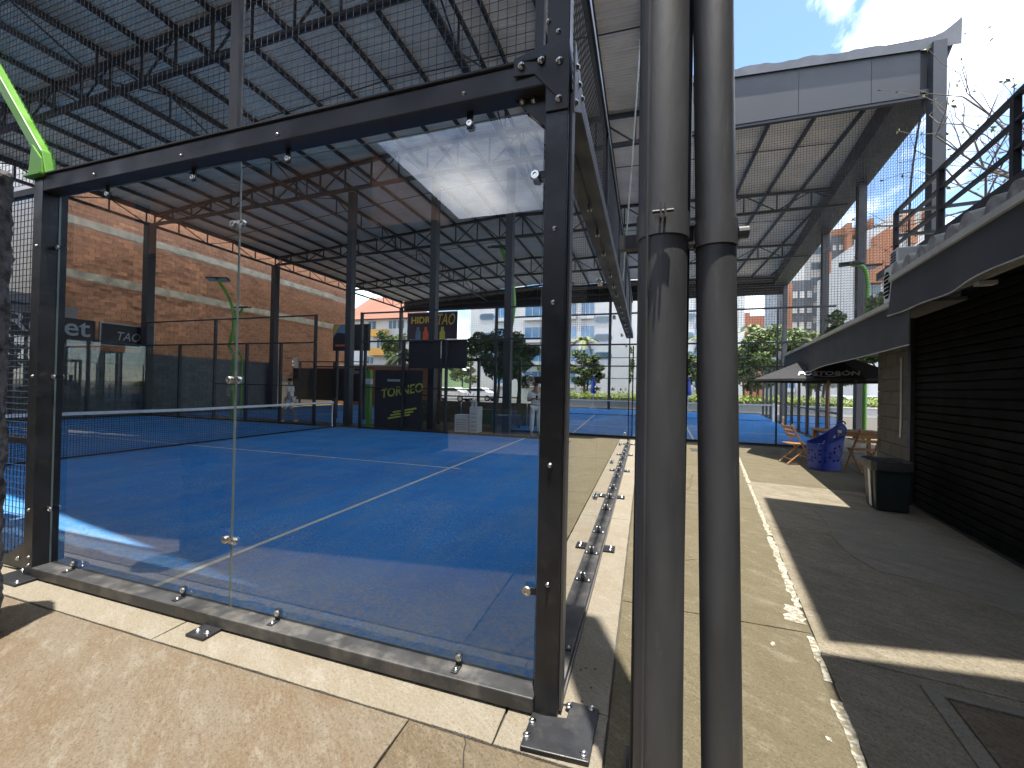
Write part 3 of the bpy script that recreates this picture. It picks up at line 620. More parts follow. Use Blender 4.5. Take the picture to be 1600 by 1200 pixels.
# columns
def column(x, y, ztop, w=.28, name='column', m='steel'):
    o = MB().box((x-w/2, y-w/2, 0), (x+w/2, y+w/2, ztop)).build(name, m, canopy, bevel=.006)
    MB().box((x-w/2-.1, y-w/2-.1, 0.001), (x+w/2+.1, y+w/2+.1, .025)).build('foot_plate', m, o)
    return o
for yy in (4.6, 10.3, 16.8, 30.0): column(-20.5, yy, 8.45, .32 if yy < 29 else .26)
for xx in (-10.1, -6.6, -3.85): column(xx, 10.75, 8.7, .24)
column(-13.6, 23.3, 8.6, .2); column(-8.0, 23.3, 8.7, .2); column(-1.0, 23.3, 8.7, .2); column(2.2, 30.2, 8.7, .2)
column(6.92, 10.35, 9.95, .26, m='fascia'); column(8.15, 20.2, 8.9, .26); column(7.45, 15.2, 8.9, .24); column(9.3, 30.0, 8.9, .26)
# fascia of the far part, facing the alley: separate panels
fx = [XR+.02, 2.55, 4.1, 5.65, 6.62]
for i in range(4): MB().box((fx[i]+.004, 10.36, 8.77), (fx[i+1]-.004, 10.40, 10.24-.06*i*.5)).build('fascia_panel', 'fascia', canopy, bevel=.003)
MB().box((6.62, 10.42, 8.9), (6.78, 10.46, 9.9)).build('fascia_panel', 'behinddark', canopy)
bars('fascia_frame', (XR, 10.45, 8.74), (6.95, 10.45, 8.74), .12, .07)
bars('fascia_frame', (6.62, 10.38, 8.86), (6.80, 10.38, 8.86), .06, .08, 'fascia')
# wavy flashing along the top of the fascia, with upturned end
b = MB(); n = 40; vs = []
for i in range(n+1):
    x = XR-.1+(7.35-XR+.1)*i/n; zt = 10.36-.03*(x-XR)*1.6+.025*math.sin(i*.9)+.015*math.sin(i*2.3)
    if i > 36: zt += (i-36)**2*.028
    zb = min(zt-.02, 10.25-.05*(x-XR))
    vs += [(x, 10.30, zb-.10), (x, 10.28, zt), (x, 10.75, zt+.01)]
b.add(vs, [(3*i, 3*i+3, 3*i+4, 3*i+1) for i in range(n)]+[(3*i+1, 3*i+4, 3*i+5, 3*i+2) for i in range(n)]); b.build('gutter_flashing', 'flashing', canopy)
b = MB().plate([(7.0, 10.42, 9.1), (7.36, 10.42, 10.2), (7.0, 10.42, 9.98)], (0, .3, 0)).build('gutter_end', 'fascia', canopy)
# dark end band at the far gable
for x0, x1 in ((-20.4, -13), (-12.99, -6.5), (-6.49, 0), (.01, 9.2)): MB().box((x0, 30.25, 8.25), (x1, 30.30, 9.62 if x0 < -15 else 9.72)).build('end_panel', 'blackmatte', canopy)
# hanging rope by the back wall
hr = MB().tube([(.36, 4.0, 9.3), (.32, 4.02, 7), (.20, 4.04, 4.6), (.11, 4.05, 3.1)], .012, 6).build('hanging_rope', 'cream', None); tag(hr, 'thin pale rope hanging from the canopy beside the back glass wall', 'rope')
# unseen added canopy behind the camera, placed to shade all but the sunlit gap
rc = thing('added_rear_canopy', 'added roof canopy behind the viewer, placed so that its edge shades the concrete', 'roof', (-8, -5, 0))
e0, e1 = Vector((-21, .50, 10)), Vector((.6, -2.50, 10)); back = -Vector((.139, .99, 0)).normalized()*6.0
for i in range(14):
    a_, c_ = e0+(e1-e0)*i/14, e0+(e1-e0)*(i+1)/14
    MB().plate([a_, c_, c_+back, a_+back], (0, 0, .04)).build('roof_sheet', 'roof', rc)
for i in (1, 5, 14):
    q = e0+(e1-e0)*i/14+back*.97
    MB().box((q.x-.12, q.y-.12, -.02), (q.x+.12, q.y+.12, 10)).build('column', 'steel', rc)
for k in (.05, .5, .95): MB().bar(e0+back*k-Vector((0, 0, .1)), e1+back*k-Vector((0, 0, .1)), .1, .2).build('beam', 'steel', rc)
# netting hung below the fascia on the alley side
nb = thing('safety_net', 'black square safety netting hanging below the grey fascia on the alley side', 'net', (4, 10.5, 3.2))
b = MB(); z0 = 3.3
def netx(z): return 6.75-.06*(8.7-z)-.10*math.sin((8.7-z)*.8)
for i in range(84):
    x = 1.3+.066*i; zt = 8.7
    zz = [z for z in (z0+.2*j for j in range(28)) if x < netx(z)]
    if zz:
        lo = min(zz)
        b.wire((x, 10.5, lo), (x, 10.5, zt), .007)
for j in range(82):
    z = z0+.066*j; b.wire((1.3, 10.505, z), (netx(z), 10.505, z), .007)
stuff(b.build('netting', 'net', nb))
MB().tube([(netx(8.75-.2*i), 10.5, 8.75-.2*i) for i in range(28)], .022, 6).build('edge_rope', 'net', nb)
# side netting along the rotated eave, lower part
b = MB()
for i in range(110):
    t = i/110; x, y = EB0.x+(EB1.x-EB0.x)*t*.7, EB0.y+(EB1.y-EB0.y)*t*.7; b.wire((x, y, 4.2), (x, y, 8.8), .008)
for j in range(46):
    z = 4.2+.1*j; b.wire((EB0.x, EB0.y, z), (EB0.x+(EB1.x-EB0.x)*.7, EB0.y+(EB1.y-EB0.y)*.7, z), .008)
stuff(b.build('netting', 'net', nb))

# ------------------------------------------------------------------ downpipes and their column in the foreground
def downpipe(label, cx, cy, r, zc, lean, off):
    t = thing('downpipe', label, 'pipe', (cx, cy, 0), 'downpipes strapped to the steel column')
    fx0 = cx; X_ = lambda z: fx0+off+lean*(z-.27)
    MB().tube([(X_(-.001), cy, -.001), (X_(9.3), cy, 9.3)], r, 40).build('pipe', 'pipe', t, smooth=True)
    cx = X_(zc+.04); b = MB(); n = 40
    ri, ro = r+.0005, r+.006; h = .085
    vs = [(cx+q*math.cos(2*math.pi*k/n), cy+q*math.sin(2*math.pi*k/n), z) for q, z in ((ri, zc), (ro, zc), (ro, zc+h), (ri, zc+h)) for k in range(n)]
    b.add(vs, [(i*n+k, i*n+(k+1) % n, ((i+1) % 4)*n+(k+1) % n, ((i+1) % 4)*n+k) for i in range(4) for k in range(n)])
    cl = b.build('clamp_band', 'pipe', t, smooth=True)
    return t, cl
P1 = CAM+ray(1034, 600)*1.42; P2 = CAM+ray(1125, 600)*1.39; PC = CAM+ray(1033, 600)*1.64
dp1, cl1 = downpipe('thick dark grey downpipe in the foreground nearer the glass corner', P1.x, P1.y, .0805, 2.06, -.0075, .007)
P1.x += .007-.0075*1.8
MB().tube([(P1.x-.035, P1.y-.0735, .02), (P1.x-.035-.0075*3, P1.y-.0735, 3.2)], .004, 6).build('weld_seam', 'pipe', dp1)
# ear of the first clamp
MB().box((P1.x-.012, P1.y-.115, 2.10), (P1.x-.006, P1.y-.08, 2.15)).box((P1.x+.002, P1.y-.115, 2.10), (P1.x+.008, P1.y-.08, 2.15)).build('clamp_ear', 'pipe', cl1)
MB().tube([(P1.x-.035, P1.y-.10, 2.125), (P1.x+.03, P1.y-.10, 2.125)], .006, 8).build('clamp_screw', 'steel', cl1)
dp2, cl2 = downpipe('thinner dark grey downpipe in the foreground on the alley side', P2.x, P2.y, .0628, 2.03, -.025, .024)
P2.x += .024-.025*1.8
MB().tube([(P2.x+.065, P2.y-.02, 2.07), (P2.x+.095, P2.y-.02, 2.07)], .02, 12).build('clamp_ear', 'pipe', cl2)
b = MB().box((P1.x+.085, P1.y+.01, 2.045), (P2.x-.06, P1.y+.05, 2.055)).box((P1.x+.085, P1.y+.01, 2.11), (P2.x-.06, P1.y+.05, 2.12)).box((P1.x+.10, P1.y+.015, 2.055), (P1.x+.11, P1.y+.045, 2.11)); b.build('bracket', 'steel', cl2)
MB().bar((P1.x-.15, P1.y+.11, 2.10), (P1.x+.16, P1.y+.11, 2.10), .04, .05).build('bracket', 'steel', cl1)
sc_ = thing('steel_column', 'square black steel column behind the thick downpipe', 'column', (PC.x, PC.y, 0))
MB().box((PC.x-.094, PC.y-.09, .02), (PC.x+.09, PC.y+.09, 9.35)).build('shaft', 'black', sc_, bevel=.006)
MB().box((PC.x-.11, PC.y-.11, 0.0005), (PC.x+.11, PC.y+.11, .019)).build('foot_plate', 'black', sc_)
# ------------------------------------------------------------------ rough stone pillar at the left edge
b = MB(); n, m_ = 48, 90; vs = []
for j in range(m_+1):
    z = 2.75*j/m_
    for k in range(n):
        t = 2*math.pi*k/n; q = Vector((math.cos(t)*3, math.sin(t)*3, z*4)); rr = .20+.022*noise.noise(q*1.5)+.014*noise.noise(q*4)+.01*noise.noise(q*9)
        vs.append((-3.31+rr*math.cos(t), -.75+rr*math.sin(t), z))
fs = [(j*n+k, j*n+(k+1) % n, (j+1)*n+(k+1) % n, (j+1)*n+k) for j in range(m_) for k in range(n)]+[tuple(m_*n+k for k in range(n))]
sp = b.add(vs, fs).build('stone_pillar', 'stucco', smooth=False); tag(sp, 'rough dark grey stone pillar at the left edge of the picture', 'pillar')

# ================================================================== SHOP BUILDING ON THE ALLEY
def abox(s0, s1, L0, L1, z0, z1, b=None):
    b = b or MB(); return b.prism([AL(s0, L0)[:2], AL(s0, L1)[:2], AL(s1, L1)[:2], AL(s1, L0)[:2]], z0, z1)
shop = thing('shop_building', 'low shop building with black roller shutter, grey awnings and a white tiled eave', 'building', AL(5, 4))
SL = 2.56
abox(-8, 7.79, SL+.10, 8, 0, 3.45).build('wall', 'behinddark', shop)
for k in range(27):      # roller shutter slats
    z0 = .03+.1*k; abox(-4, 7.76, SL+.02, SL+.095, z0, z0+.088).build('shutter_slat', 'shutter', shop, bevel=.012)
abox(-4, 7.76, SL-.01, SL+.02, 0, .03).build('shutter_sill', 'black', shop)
abox(7.70, 7.79, SL-.03, SL+.02, 0, 2.72).build('shutter_guide', 'steel', shop)
# block pier: individual blocks
bw, bh = .42, .2; rows = 14
for r_ in range(rows):
    off = .21 if r_ % 2 else 0; s = 7.80-off
    while s < 9.02:
        a0, a1 = max(s, 7.80)+.004, min(s+bw, 9.02)-.004
        if a1-a0 > .05: abox(a0, a1, SL-.02, SL+.20, bh*r_+.003, bh*(r_+1)-.003).build('block', 'block', shop, bevel=.006)
        s += bw
abox(7.81, 9.01, SL+.0, SL+.18, 0, 2.8).build('pier_joint', 'mortar', shop)
abox(7.46, 14.6, SL+.22, 8, 2.62, 2.80).build('flat_roof', 'plastergrey', shop)
MB().tube([AL(8.0, SL-.035, 2.1), AL(8.0, SL-.035, 1.2), AL(8.02, SL-.035, .92)], .012, 8).build('white_conduit', 'white', shop)
MB().bar(AL(3, SL-.08, 2.76), AL(8.0, SL-.08, 2.77), .045, .045).build('white_pipe', 'cream', shop)
for s in (5.9, 7.7): abox(s-.05, s+.05, SL-.12, SL+.02, 2.69, 2.73).build('pipe_bracket', 'white', shop)
# near awning: vertical grey fabric below the tiled eave, wavy lower edge, pale hem
def awning(s0, s1, L, top0, top1, bot0, bot1, name, wav):
    n = 40; b = MB(); vs = []; hem = []
    for i in range(n+1):
        t = i/n; s = s0+(s1-s0)*t; zt = top0+(top1-top0)*t; zb = bot0+(bot1-bot0)*t+wav*math.sin(t*7)+wav*.5*math.sin(t*17+1)
        lw = .02*math.sin(t*11)+.012*math.sin(t*23)
        for off in (0, .006): vs += [AL(s, L+.0+off, zt), AL(s, L+lw*.5+off, (zt+zb)/2), AL(s, L+lw+off, zb)]
        hem.append(AL(s, L+lw-.004, zb))
    fs = []
    for i in range(n):
        k = 6*i
        fs += [(k, k+6, k+7, k+1), (k+1, k+7, k+8, k+2), (k+3, k+4, k+10, k+9), (k+4, k+5, k+11, k+10), (k+2, k+8, k+11, k+5), (k, k+3, k+9, k+6)]
    o = b.add(vs, fs).build(name, 'fabric', shop, smooth=True)
    MB().tube(hem, .007, 6).build('hem', 'cream', o); return o
awning(3.0, 6.40, 1.92, 2.90, 2.90, 2.52, 2.49, 'awning_fabric', .012)
awning(5.92, 14.5, 1.93, 2.60, 2.62, 2.09, 2.02, 'awning_fabric', .018)
MB().plate([AL(14.5, 1.93, 2.02), AL(14.5, 1.93, 2.62), AL(14.5, 2.4, 2.68), AL(14.5, 2.4, 2.1)], AD*.03).build('awning_end', 'fabric', shop)
abox(6.40, 14.52, 1.89, 2.02, 2.61, 2.665).build('eave_board', 'cream', shop)
abox(6.40, 14.52, 2.02, SL+.25, 2.64, 2.68).build('eave_soffit', 'plastergrey', shop)
abox(-8, 6.40, 1.89, 2.0, 2.90, 2.96).build('eave_board', 'cream', shop)
abox(-8, 6.40, 2.0, SL+.12, 2.905, 2.94).build('eave_soffit', 'plastergrey', shop)
# clay tiles: half-round barrel ends along the eave, one by one
def barrel(r=.115, ln=.75):
    b = MB(); n = 12; vs = []
    for yq in (0, ln):
        for rr in (r, r-.016):
            for k in range(n+1):
                t = math.pi*k/n; vs.append((yq, rr*math.cos(t)*1.0, rr*math.sin(t)*1.25+yq*.22))
    m = n+1; fs = []
    for k in range(n):
        fs += [(k, k+1, 2*m+k+1, 2*m+k), (m+k, 3*m+k, 3*m+k+1, m+k+1), (k, m+k, m+k+1, k+1)]
    fs.append(tuple(m+k for k in range(m)))   # mortar-filled end
    return b.add(vs, fs).mesh('roof_tile', 'tile')
BAR = barrel(); rz = math.atan2(AN.y, AN.x)
for k in range(32):
    s = 6.3-.30*k; jit = random.uniform(-.015, .015); inst(BAR, 'roof_tile', AL(s+jit, 1.93+random.uniform(-.02, .02), 2.962), shop, (random.uniform(-.05, .05), 0, rz))
# terrace slab and railing
abox(-8, 8.72, 2.42, 8.5, 3.42, 3.54).build('terrace_slab', 'steel', shop)
abox(-8, 8.6, 2.75, 8.0, 3.30, 3.42).build('terrace_beam', 'plastergrey', shop)
abox(6.5, 8.55, 2.66, 2.85, 2.80, 3.42).build('parapet_wall', 'plastergrey', shop)
rail = thing('terrace_railing', 'black steel terrace railing above the white clay tiles', 'railing', AL(6.5, 2.6, 3.54))
for z in (4.45, 4.20, 3.93): MB().bar(AL(-2, 2.6, z), AL(8.52, 2.6, z), .05, .05 if z > 4.4 else .03).build('rail', 'steel', rail)
for s in (8.52, 7.1, 5.65, 4.2): MB().bar(AL(s, 2.6, 3.54), AL(s, 2.6, 4.45), .06, .06, up=AD).build('post', 'steel', rail)
for z in (4.45, 4.08, 3.75): MB().bar(AL(8.52, 2.6, z), AL(8.52, 5.2, z), .045, .045).build('rail', 'steel', rail)
MB().bar(AL(8.52, 5.2, 3.54), AL(8.52, 5.2, 4.45), .06, .06, up=AD).build('post', 'steel', rail)
# added unseen upper storey; its roof slabs are shaped to cast the alley shade
up_ = thing('added_upper_storey', 'added unseen upper storey on the near end of the shop, its flat roof shaped to shade the alley', 'building', AL(1, 5, 3.54))
abox(-8, 4.6, 3.2, 8, 3.54, 7.6).build('wall', 'behinddark', up_)
def rs(p): return (p[0]+.045*7.6, p[1]-.11*7.6)     # ground shadow point -> roof point
def roofpoly(pts): return [rs(p) for p in pts]
MB().prism(roofpoly([AL(3.2, .68)[:2], (2.6, 1.25), (6.5, 1.27), (6.5, 5.0), AL(7.1, 1.7)[:2], AL(7.1, .72)[:2]]), 7.6, 7.78).build('roof_slab', 'plastergrey', up_)
MB().prism(roofpoly([AL(-6, .58)[:2], (8, -8), (8, 1.06), (2.6, 1.04), AL(3.02, .60)[:2]]), 7.6, 7.78).build('roof_slab', 'plastergrey', up_)
# air conditioner
acr = thing('air_conditioner', 'white outdoor air conditioner with black round grilles at the end of the tiled eave', 'air conditioner', AL(6.75, 2.2, 2.66))
def ac_box(s0, s1, L0, L1, z0, z1, nm): return abox(s0, s1, L0, L1, z0, z1).build(nm, 'plasticwhite', acr, bevel=.015)
ac_box(6.62, 6.86, 1.98, 2.62, 2.70, 3.16, 'housing'); ac_box(6.58, 6.80, 2.02, 2.5, 3.17, 3.36, 'upper_housing')
for L in (2.14,):
    b = MB(); c = AL(6.615, L+.10, 2.93); n = 20
    b.plate([c+AN*(.17*math.cos(2*math.pi*k/n))+Vector((0, 0, .17*math.sin(2*math.pi*k/n))) for k in range(n)], -AD*.012); b.build('grille', 'shutter', acr)
for sgn, zc, hh, s_ in ((1, 2.93, .17, 6.74),):
    c = AL(6.74, 1.979, 2.93); n = 20; b = MB(); b.plate([c+AD*(.095*math.cos(2*math.pi*k/n))+Vector((0, 0, .17*math.sin(2*math.pi*k/n))) for k in range(n)], -AN*.01); gr = b.build('grille', 'shutter', acr)
    for k in range(6): MB().bar(c+AD*-.09+Vector((0, 0, -.13+.05*k))-AN*.013, c+AD*.09+Vector((0, 0, -.13+.05*k))-AN*.013, .006).build('grille_bar', 'plasticwhite', gr)
for k in range(4): MB().bar(AL(6.61, 2.018, 3.21+.035*k), AL(6.77, 2.018, 3.21+.035*k), .012).build('vent_slot', 'shutter', acr)
for s in (6.66, 6.82): abox(s-.02, s+.02, 2.02, 2.55, 2.679, 2.70).build('foot', 'steel', acr)

# ------------------------------------------------------------------ litter bin
def taper(b, pts0, z0, pts1, z1):
    n = len(pts0); b.add([(p[0], p[1], z0) for p in pts0]+[(p[0], p[1], z1) for p in pts1], [tuple(range(n-1, -1, -1)), tuple(range(n, 2*n))]+[(i, (i+1) % n, n+(i+1) % n, n+i) for i in range(n)]); return b
def arect(s, L, hs, hl): return [AL(s-hs, L-hl)[:2], AL(s-hs, L+hl)[:2], AL(s+hs, L+hl)[:2], AL(s+hs, L-hl)[:2]]
bn = thing('litter_bin', 'dark green litter bin with a white stripe and liner by the block pier', 'bin', AL(7.3, 2.17))
taper(MB(), arect(7.3, 2.17, .19, .17), .0, arect(7.3, 2.17, .23, .20), .56).build('bin_body', 'binplastic', bn, bevel=.02)
taper(MB(), arect(7.3, 2.17, .245, .215), .56, arect(7.3, 2.17, .25, .22), .62).build('bin_rim', 'binplastic', bn, bevel=.015)
b = MB(); n = 28; vs = []
for j, (zz, rr) in enumerate(((.54, 1.04), (.60, 1.10), (.66, 1.08), (.63, .9), (.5, .82))):
    for k in range(n):
        t = 2*math.pi*k/n; cx, cy = math.cos(t), math.sin(t); q = max(abs(cx), abs(cy)); p = AL(7.3+.245*rr*cx/q, 2.17+.215*rr*cy/q, zz+.02*noise.noise(Vector((cx*4, cy*4, j*2.))))
        vs.append(p)
b.add(vs, [(j*n+k, j*n+(k+1) % n, (j+1)*n+(k+1) % n, (j+1)*n+k) for j in range(4) for k in range(n)]); b.build('bin_liner', 'bag', bn, smooth=True)
b = MB(); b.plate([AL(7.20, 1.985, .03), AL(7.29, 1.985, .03), AL(7.27, 1.955, .53), AL(7.20, 1.955, .53)], AN*-.004); b.build('white_stripe', 'white', bn)
# ------------------------------------------------------------------ folding chairs, table, parasol, blue basket
def chair(label, c, yaw, sc=1.):
    t = thing('folding_chair', label, 'chair', (c[0], c[1], 0), 'wooden folding chairs by the parasol table'); Rm = Matrix.Rotation(yaw, 3, 'Z')
    def T(x, y, z): return Vector((c[0], c[1], 0))+Rm @ Vector((x*sc, y*sc, z*sc))
    def bb(nm, p, q, w, h): return MB().bar(T(*p), T(*q), w, h).build(nm, 'wood', t, bevel=.003)
    for x in (-.20, .20):
        bb('leg', (x, .24, .01), (x, -.20, .86), .035, .025)     # front foot up to the back
        bb('leg', (x*.86, -.26, .01), (x*.86, .20, .45), .035, .025)
    for k in range(5): bb('seat_slat', (-.20, -.17+.085*k, .445), (.20, -.17+.085*k, .445), .065, .018)
    for k in range(3): bb('back_slat', (-.20, -.115-.046*k, .62+.09*k), (.20, -.115-.046*k, .62+.09*k), .018, .06)
    bb('stretcher', (-.2, .16, .16), (.2, .16, .16), .03, .02); bb('stretcher', (-.17, -.19, .12), (.17, -.19, .12), .03, .02)
    return t
chair('folding wooden chair with its back to the blue basket court edge, left of the basket', (3.62, 8.55), R(-80), 1.0)
chair('folding wooden chair nearest the block pier, right of the blue basket', (4.62, 8.0), R(8), 1.0)
chair('folding wooden chair behind the table, half hidden by the block pier', (5.45, 8.75), R(85), 1.0)
tb = thing('wooden_table', 'slatted wooden table under the dark parasol', 'table', (4.7, 8.95, 0))
for k in range(8): MB().box((4.12, 8.55+.1*k, .72), (5.32, 8.64+.1*k, .745)).build('top_slat', 'wood', tb, bevel=.003)
for x in (4.2, 5.24):
    for y in (8.6, 9.3): MB().box((x-.03, y-.03, 0), (x+.03, y+.03, .72)).build('leg', 'wood', tb)
MB().box((4.2, 8.6, .64), (5.24, 8.63, .72)).box((4.2, 9.27, .64), (5.24, 9.3, .72)).build('apron', 'wood', tb)
pb = thing('parasol', 'charcoal parasol with white lettering over the wooden table', 'parasol', (4.72, 9.55, 0))
MB().tube([(4.62, 9.75, .06), (4.62, 9.75, 2.55)], .024, 10).build('pole', 'wood', pb)
MB().box((4.37, 9.5, 0), (4.87, 10.0, .07)).build('base', 'concfar', pb, bevel=.01)
b = MB(); n = 8; cx, cy = 4.62, 9.75; RR = 1.6; vs = []
for ring, (rr, zz) in enumerate(((.04, 2.54), (.5, 2.36), (1.0, 2.13), (RR, 1.87), (RR*1.005, 1.82))):
    for k in range(n*4):
        t = 2*math.pi*k/(n*4)+R(2.5); fr_ = (k % 4)/4; sag = 1-.055*math.sin(math.pi*fr_)*(1 if ring > 1 else .4)
        vs.append((cx+rr*sag*math.cos(t), cy+rr*sag*math.sin(t), zz-.02*math.sin(math.pi*fr_)*(ring == 2)))
n4 = n*4
b.add(vs, [(j*n4+k, j*n4+(k+1) % n4, (j+1)*n4+(k+1) % n4, (j+1)*n4+k) for j in range(4) for k in range(n4)]); cn = b.build('canopy', 'parasolcloth', pb)
for k in range(8):
    t = 2*math.pi*k/8+R(2.5); MB().bar((cx, cy, 2.15), (cx+.93*RR*math.cos(t), cy+.93*RR*math.sin(t), 1.88), .016).build('rib', 'wood', pb)
fa = R(-110); fd = Vector((math.cos(fa), math.sin(fa), 0)); ft = Vector((-fd.y, fd.x, 0))
def onface(u, r): return Vector((cx, cy, 0))+fd*r+ft*u+Vector((0, 0, 2.13-(r-.945)*.455+.014))
text('lettering', 'POSTOBÓN', .30, onface(0, 1.38), (math.atan(.455), 0, fa+R(90)), 'lettersw', pb, .003, .1, bold=.008, sx=.66)
b = MB(); pts = [onface(-.22+.44*i/12, 1.40+.05*math.sin(math.pi*i/12)) for i in range(13)]
for i in range(12): b.bar(pts[i], pts[i+1], .03, .006)
b.build('logo_smile', 'lettersw', pb)
# blue basket
bs = thing('ball_basket', 'blue plastic ball basket with tall curved back standing by the chairs', 'basket', (3.93, 8.0, 0))
def basket():
    c = Vector((3.95, 8.02, 0)); Rm = Matrix.Rotation(R(20), 3, 'Z'); nu, nv = 40, 14
    def S(u, v):
        t = 2*math.pi*u/nu; cx, sx = math.cos(t), math.sin(t); p = 3.2; k = (abs(cx)**p+abs(sx)**p)**(-1/p)
        top = .50+.22*(.5+.5*cx)**1.3+.20*max(0, cx)**3; z = .012+top*v/nv; fl = .86+.20*(z/.9)
        x = .29*k*cx*fl+.10*(z > .45)*(z-.45); y = .25*k*sx*fl; return c+Rm @ Vector((x, y, z))
    b = MB(); holes = []; w = .006
    verts = {}
    def vid(u, v, o):
        key = (u % nu, v, o)
        if key not in verts:
            p = S(u, v); ctr = Vector((c.x, c.y, p.z)); p = p+(ctr-p).normalized()*.006*o; verts[key] = len(b.v); b.v.append(tuple(p))
        return verts[key]
    for u in range(nu):
        for v in range(nv):
            if v in (4, 6, 8, 10) and u % 2 == 0 and (v+u//2) % 3 != 0: continue
            for o in (0, 1):
                b.f.append((vid(u, v, o), vid(u+1, v, o), vid(u+1, v+1, o), vid(u, v+1, o))); b.mi.append(0)
    body = b.build('basket_body', 'blueplastic', bs)
    MB().tube([S(u, nv) for u in range(nu)]+[S(0, nv)], .016, 8).build('rim', 'blueplastic', bs, smooth=True)
    MB().prism([tuple(S(u, 0))[:2] for u in range(nu)], .004, .014).build('bottom', 'blueplastic', bs)
    p = S(0, 12); d = (Rm @ Vector((1, 0, 0)))
    MB().obox(p-d*.012-Vector((0, 0, .03)), (.006, .09, .07), Rm).build('label_sticker', 'white', bs)
    q = S(0, nv)+Vector((0, 0, .0)); MB().tube([q+Rm @ Vector((0, .10*math.cos(math.pi*i/10), .06*math.sin(math.pi*i/10))) for i in range(11)], .014, 8).build('handle', 'blueplastic', bs)
basket()

# ================================================================== FLOODLIGHT POLES
def head(t, c, yaw, tilt, w=.34, h=.26):
    Rm = Matrix.Rotation(yaw, 3, 'Z') @ Matrix.Rotation(tilt, 3, 'X')
    for sgn in (-1, 1):
        cc = Vector(c)+Rm @ Vector((sgn*(w/2+.02), 0, 0)); o = MB().obox(cc, (w, h, .06), Rm).build('lamp_head', 'black', t)
        MB().obox(cc-Rm @ Vector((0, 0, .034)), (w*.86, h*.82, .006), Rm).build('lens', 'lampglass', o)
    MB().obox(Vector(c)+Rm @ Vector((0, 0, .04)), (w*1.6, .05, .03), Rm).build('cross_bar', 'steel', t)
def flood(label, pts, r, yaw, tilt, base=None, w=.34):
    t = thing('floodlight_pole', label, 'floodlight', base or pts[0], 'green floodlight poles')
    MB().tube(pts, r, 10).build('pole', 'green', t, smooth=True); head(t, Vector(pts[-1])+Vector((0, 0, .05)), yaw, tilt, w); return t
def arc(p0, p1, bulge, n=12):
    p0, p1 = Vector(p0), Vector(p1); return [p0.lerp(p1, i/n)+Vector(bulge)*math.sin(math.pi*i/n) for i in range(n+1)]
flood('bright green curved floodlight pole standing at the far side of the near court', [(-3.93, 10.9, 0)]+arc((-3.95, 10.95, 3.0), py(783, 388, 11), (.35, 0, 0)), .06, R(10), R(20), w=.42)
flood('green curved floodlight pole before the brick wall, its two lamps tilted left', [(-15.75, 10.6, 0), (-15.7, 10.6, 2.6)]+arc(py(358, 540, 10.6), py(341, 438, 10.6), (.55, 0, 0)), .06, R(20), R(-18), w=.42)
flood('thin green floodlight pole whose lamps stand just right of the brick wall pole', [py(378, 560, 13).xy.to_3d(), py(378, 560, 13)]+arc(py(372, 548, 13), py(379, 482, 13), (-.45, 0, 0)), .05, R(10), R(8), w=.36)
flood('green floodlight pole by the terrace shrubs on the right, lamps above the awning', [py(1352, 560, 14).xy.to_3d(), py(1352, 520, 14)]+arc(py(1356, 450, 14), py(1330, 414, 14), (.12, 0, .25)), .06, R(-20), R(35), w=.3)
gp_ = thing('floodlight_pole', 'straight lower end of a green pole beside the net post opening', 'pole', (-8.9, 10.35, 0), 'green floodlight poles')
MB().box((-8.98, 10.3, 0), (-8.82, 10.45, 2.05)).build('pole', 'green', gp_, bevel=.01); MB().box((-9.05, 10.25, 0), (-8.75, 10.5, .03)).build('foot_plate', 'black', gp_)
MB().box((-9.0, 10.29, 1.55), (-8.8, 10.46, 1.75)).build('white_pad', 'white', gp_, bevel=.02)
# near green pole clamped to the left cage post
ng = thing('floodlight_pole', 'green square floodlight arm rising from the top of the left cage post', 'pole', (-4.08, -.03, 3.1), 'green floodlight poles')
b = MB(); b.bar((-4.06, -.05, 3.12), (-4.12, -.05, 3.32), .075, .075); b.bar((-4.12, -.05, 3.30), (-4.98, -.06, 4.32), .075, .075); b.bar((-4.98, -.06, 4.30), (-5.6, -.07, 5.9), .075, .075); b.build('arm', 'green', ng, bevel=.006)
MB().plate([(-4.18, -.12, 3.12), (-4.0, -.12, 3.12), (-4.02, -.12, 3.24), (-4.14, -.12, 3.36)], (0, .012, 0)).build('gusset', 'green', ng)
MB().box((-4.2, -.14, 3.106), (-3.98, .05, 3.12)).build('mount_plate', 'green', ng)
head(ng, (-5.75, -.1, 6.0), 0, R(20))

# ================================================================== BRICK WALL, GREY WALL AND SIGNS (left)
def brickwall(parent, X, y0, y1, z0, z1, bw, bh, mbrick, focus, skip=lambda y, z: False, proud=.012, gap=.014):
    rows = int((z1-z0)/bh); cells = []
    for r_ in range(rows):
        y = y0-(bw/2 if r_ % 2 else 0)
        while y < y1:
            a0, a1 = max(y, y0), min(y+bw, y1); zc = z0+bh*(r_+.5)
            if a1-a0 > bw*.3 and not skip((a0+a1)/2, zc): cells.append((a0, a1, zc))
            y += bw
    full = MB().box((0, -(bw-gap)/2, -(bh-gap)/2), (.03, (bw-gap)/2, (bh-gap)/2)).mesh('brick', mbrick)
    cells.sort(key=lambda c: (c[0]-focus[0])**2+(c[2]-focus[1])**2)
    rest = MB(); cnt = 0
    for a0, a1, zc in cells:
        j = random.uniform(-.004, .006)
        if cnt < 290 and a1-a0 > bw*.95:
            inst(full, 'brick', (X-.012+j, (a0+a1)/2, zc), parent); cnt += 1
        else: rest.box((X-.01, a0+gap/2, zc-bh/2+gap/2), (X+.018+j, a1-gap/2, zc+bh/2-gap/2))
    if rest.v: stuff(rest.build('brickwork', mbrick, parent))
XB = -22.3
bk = thing('brick_building', 'tall bare orange brick side wall with two concrete bands behind the left eave', 'building', (XB-4, 16, 0))
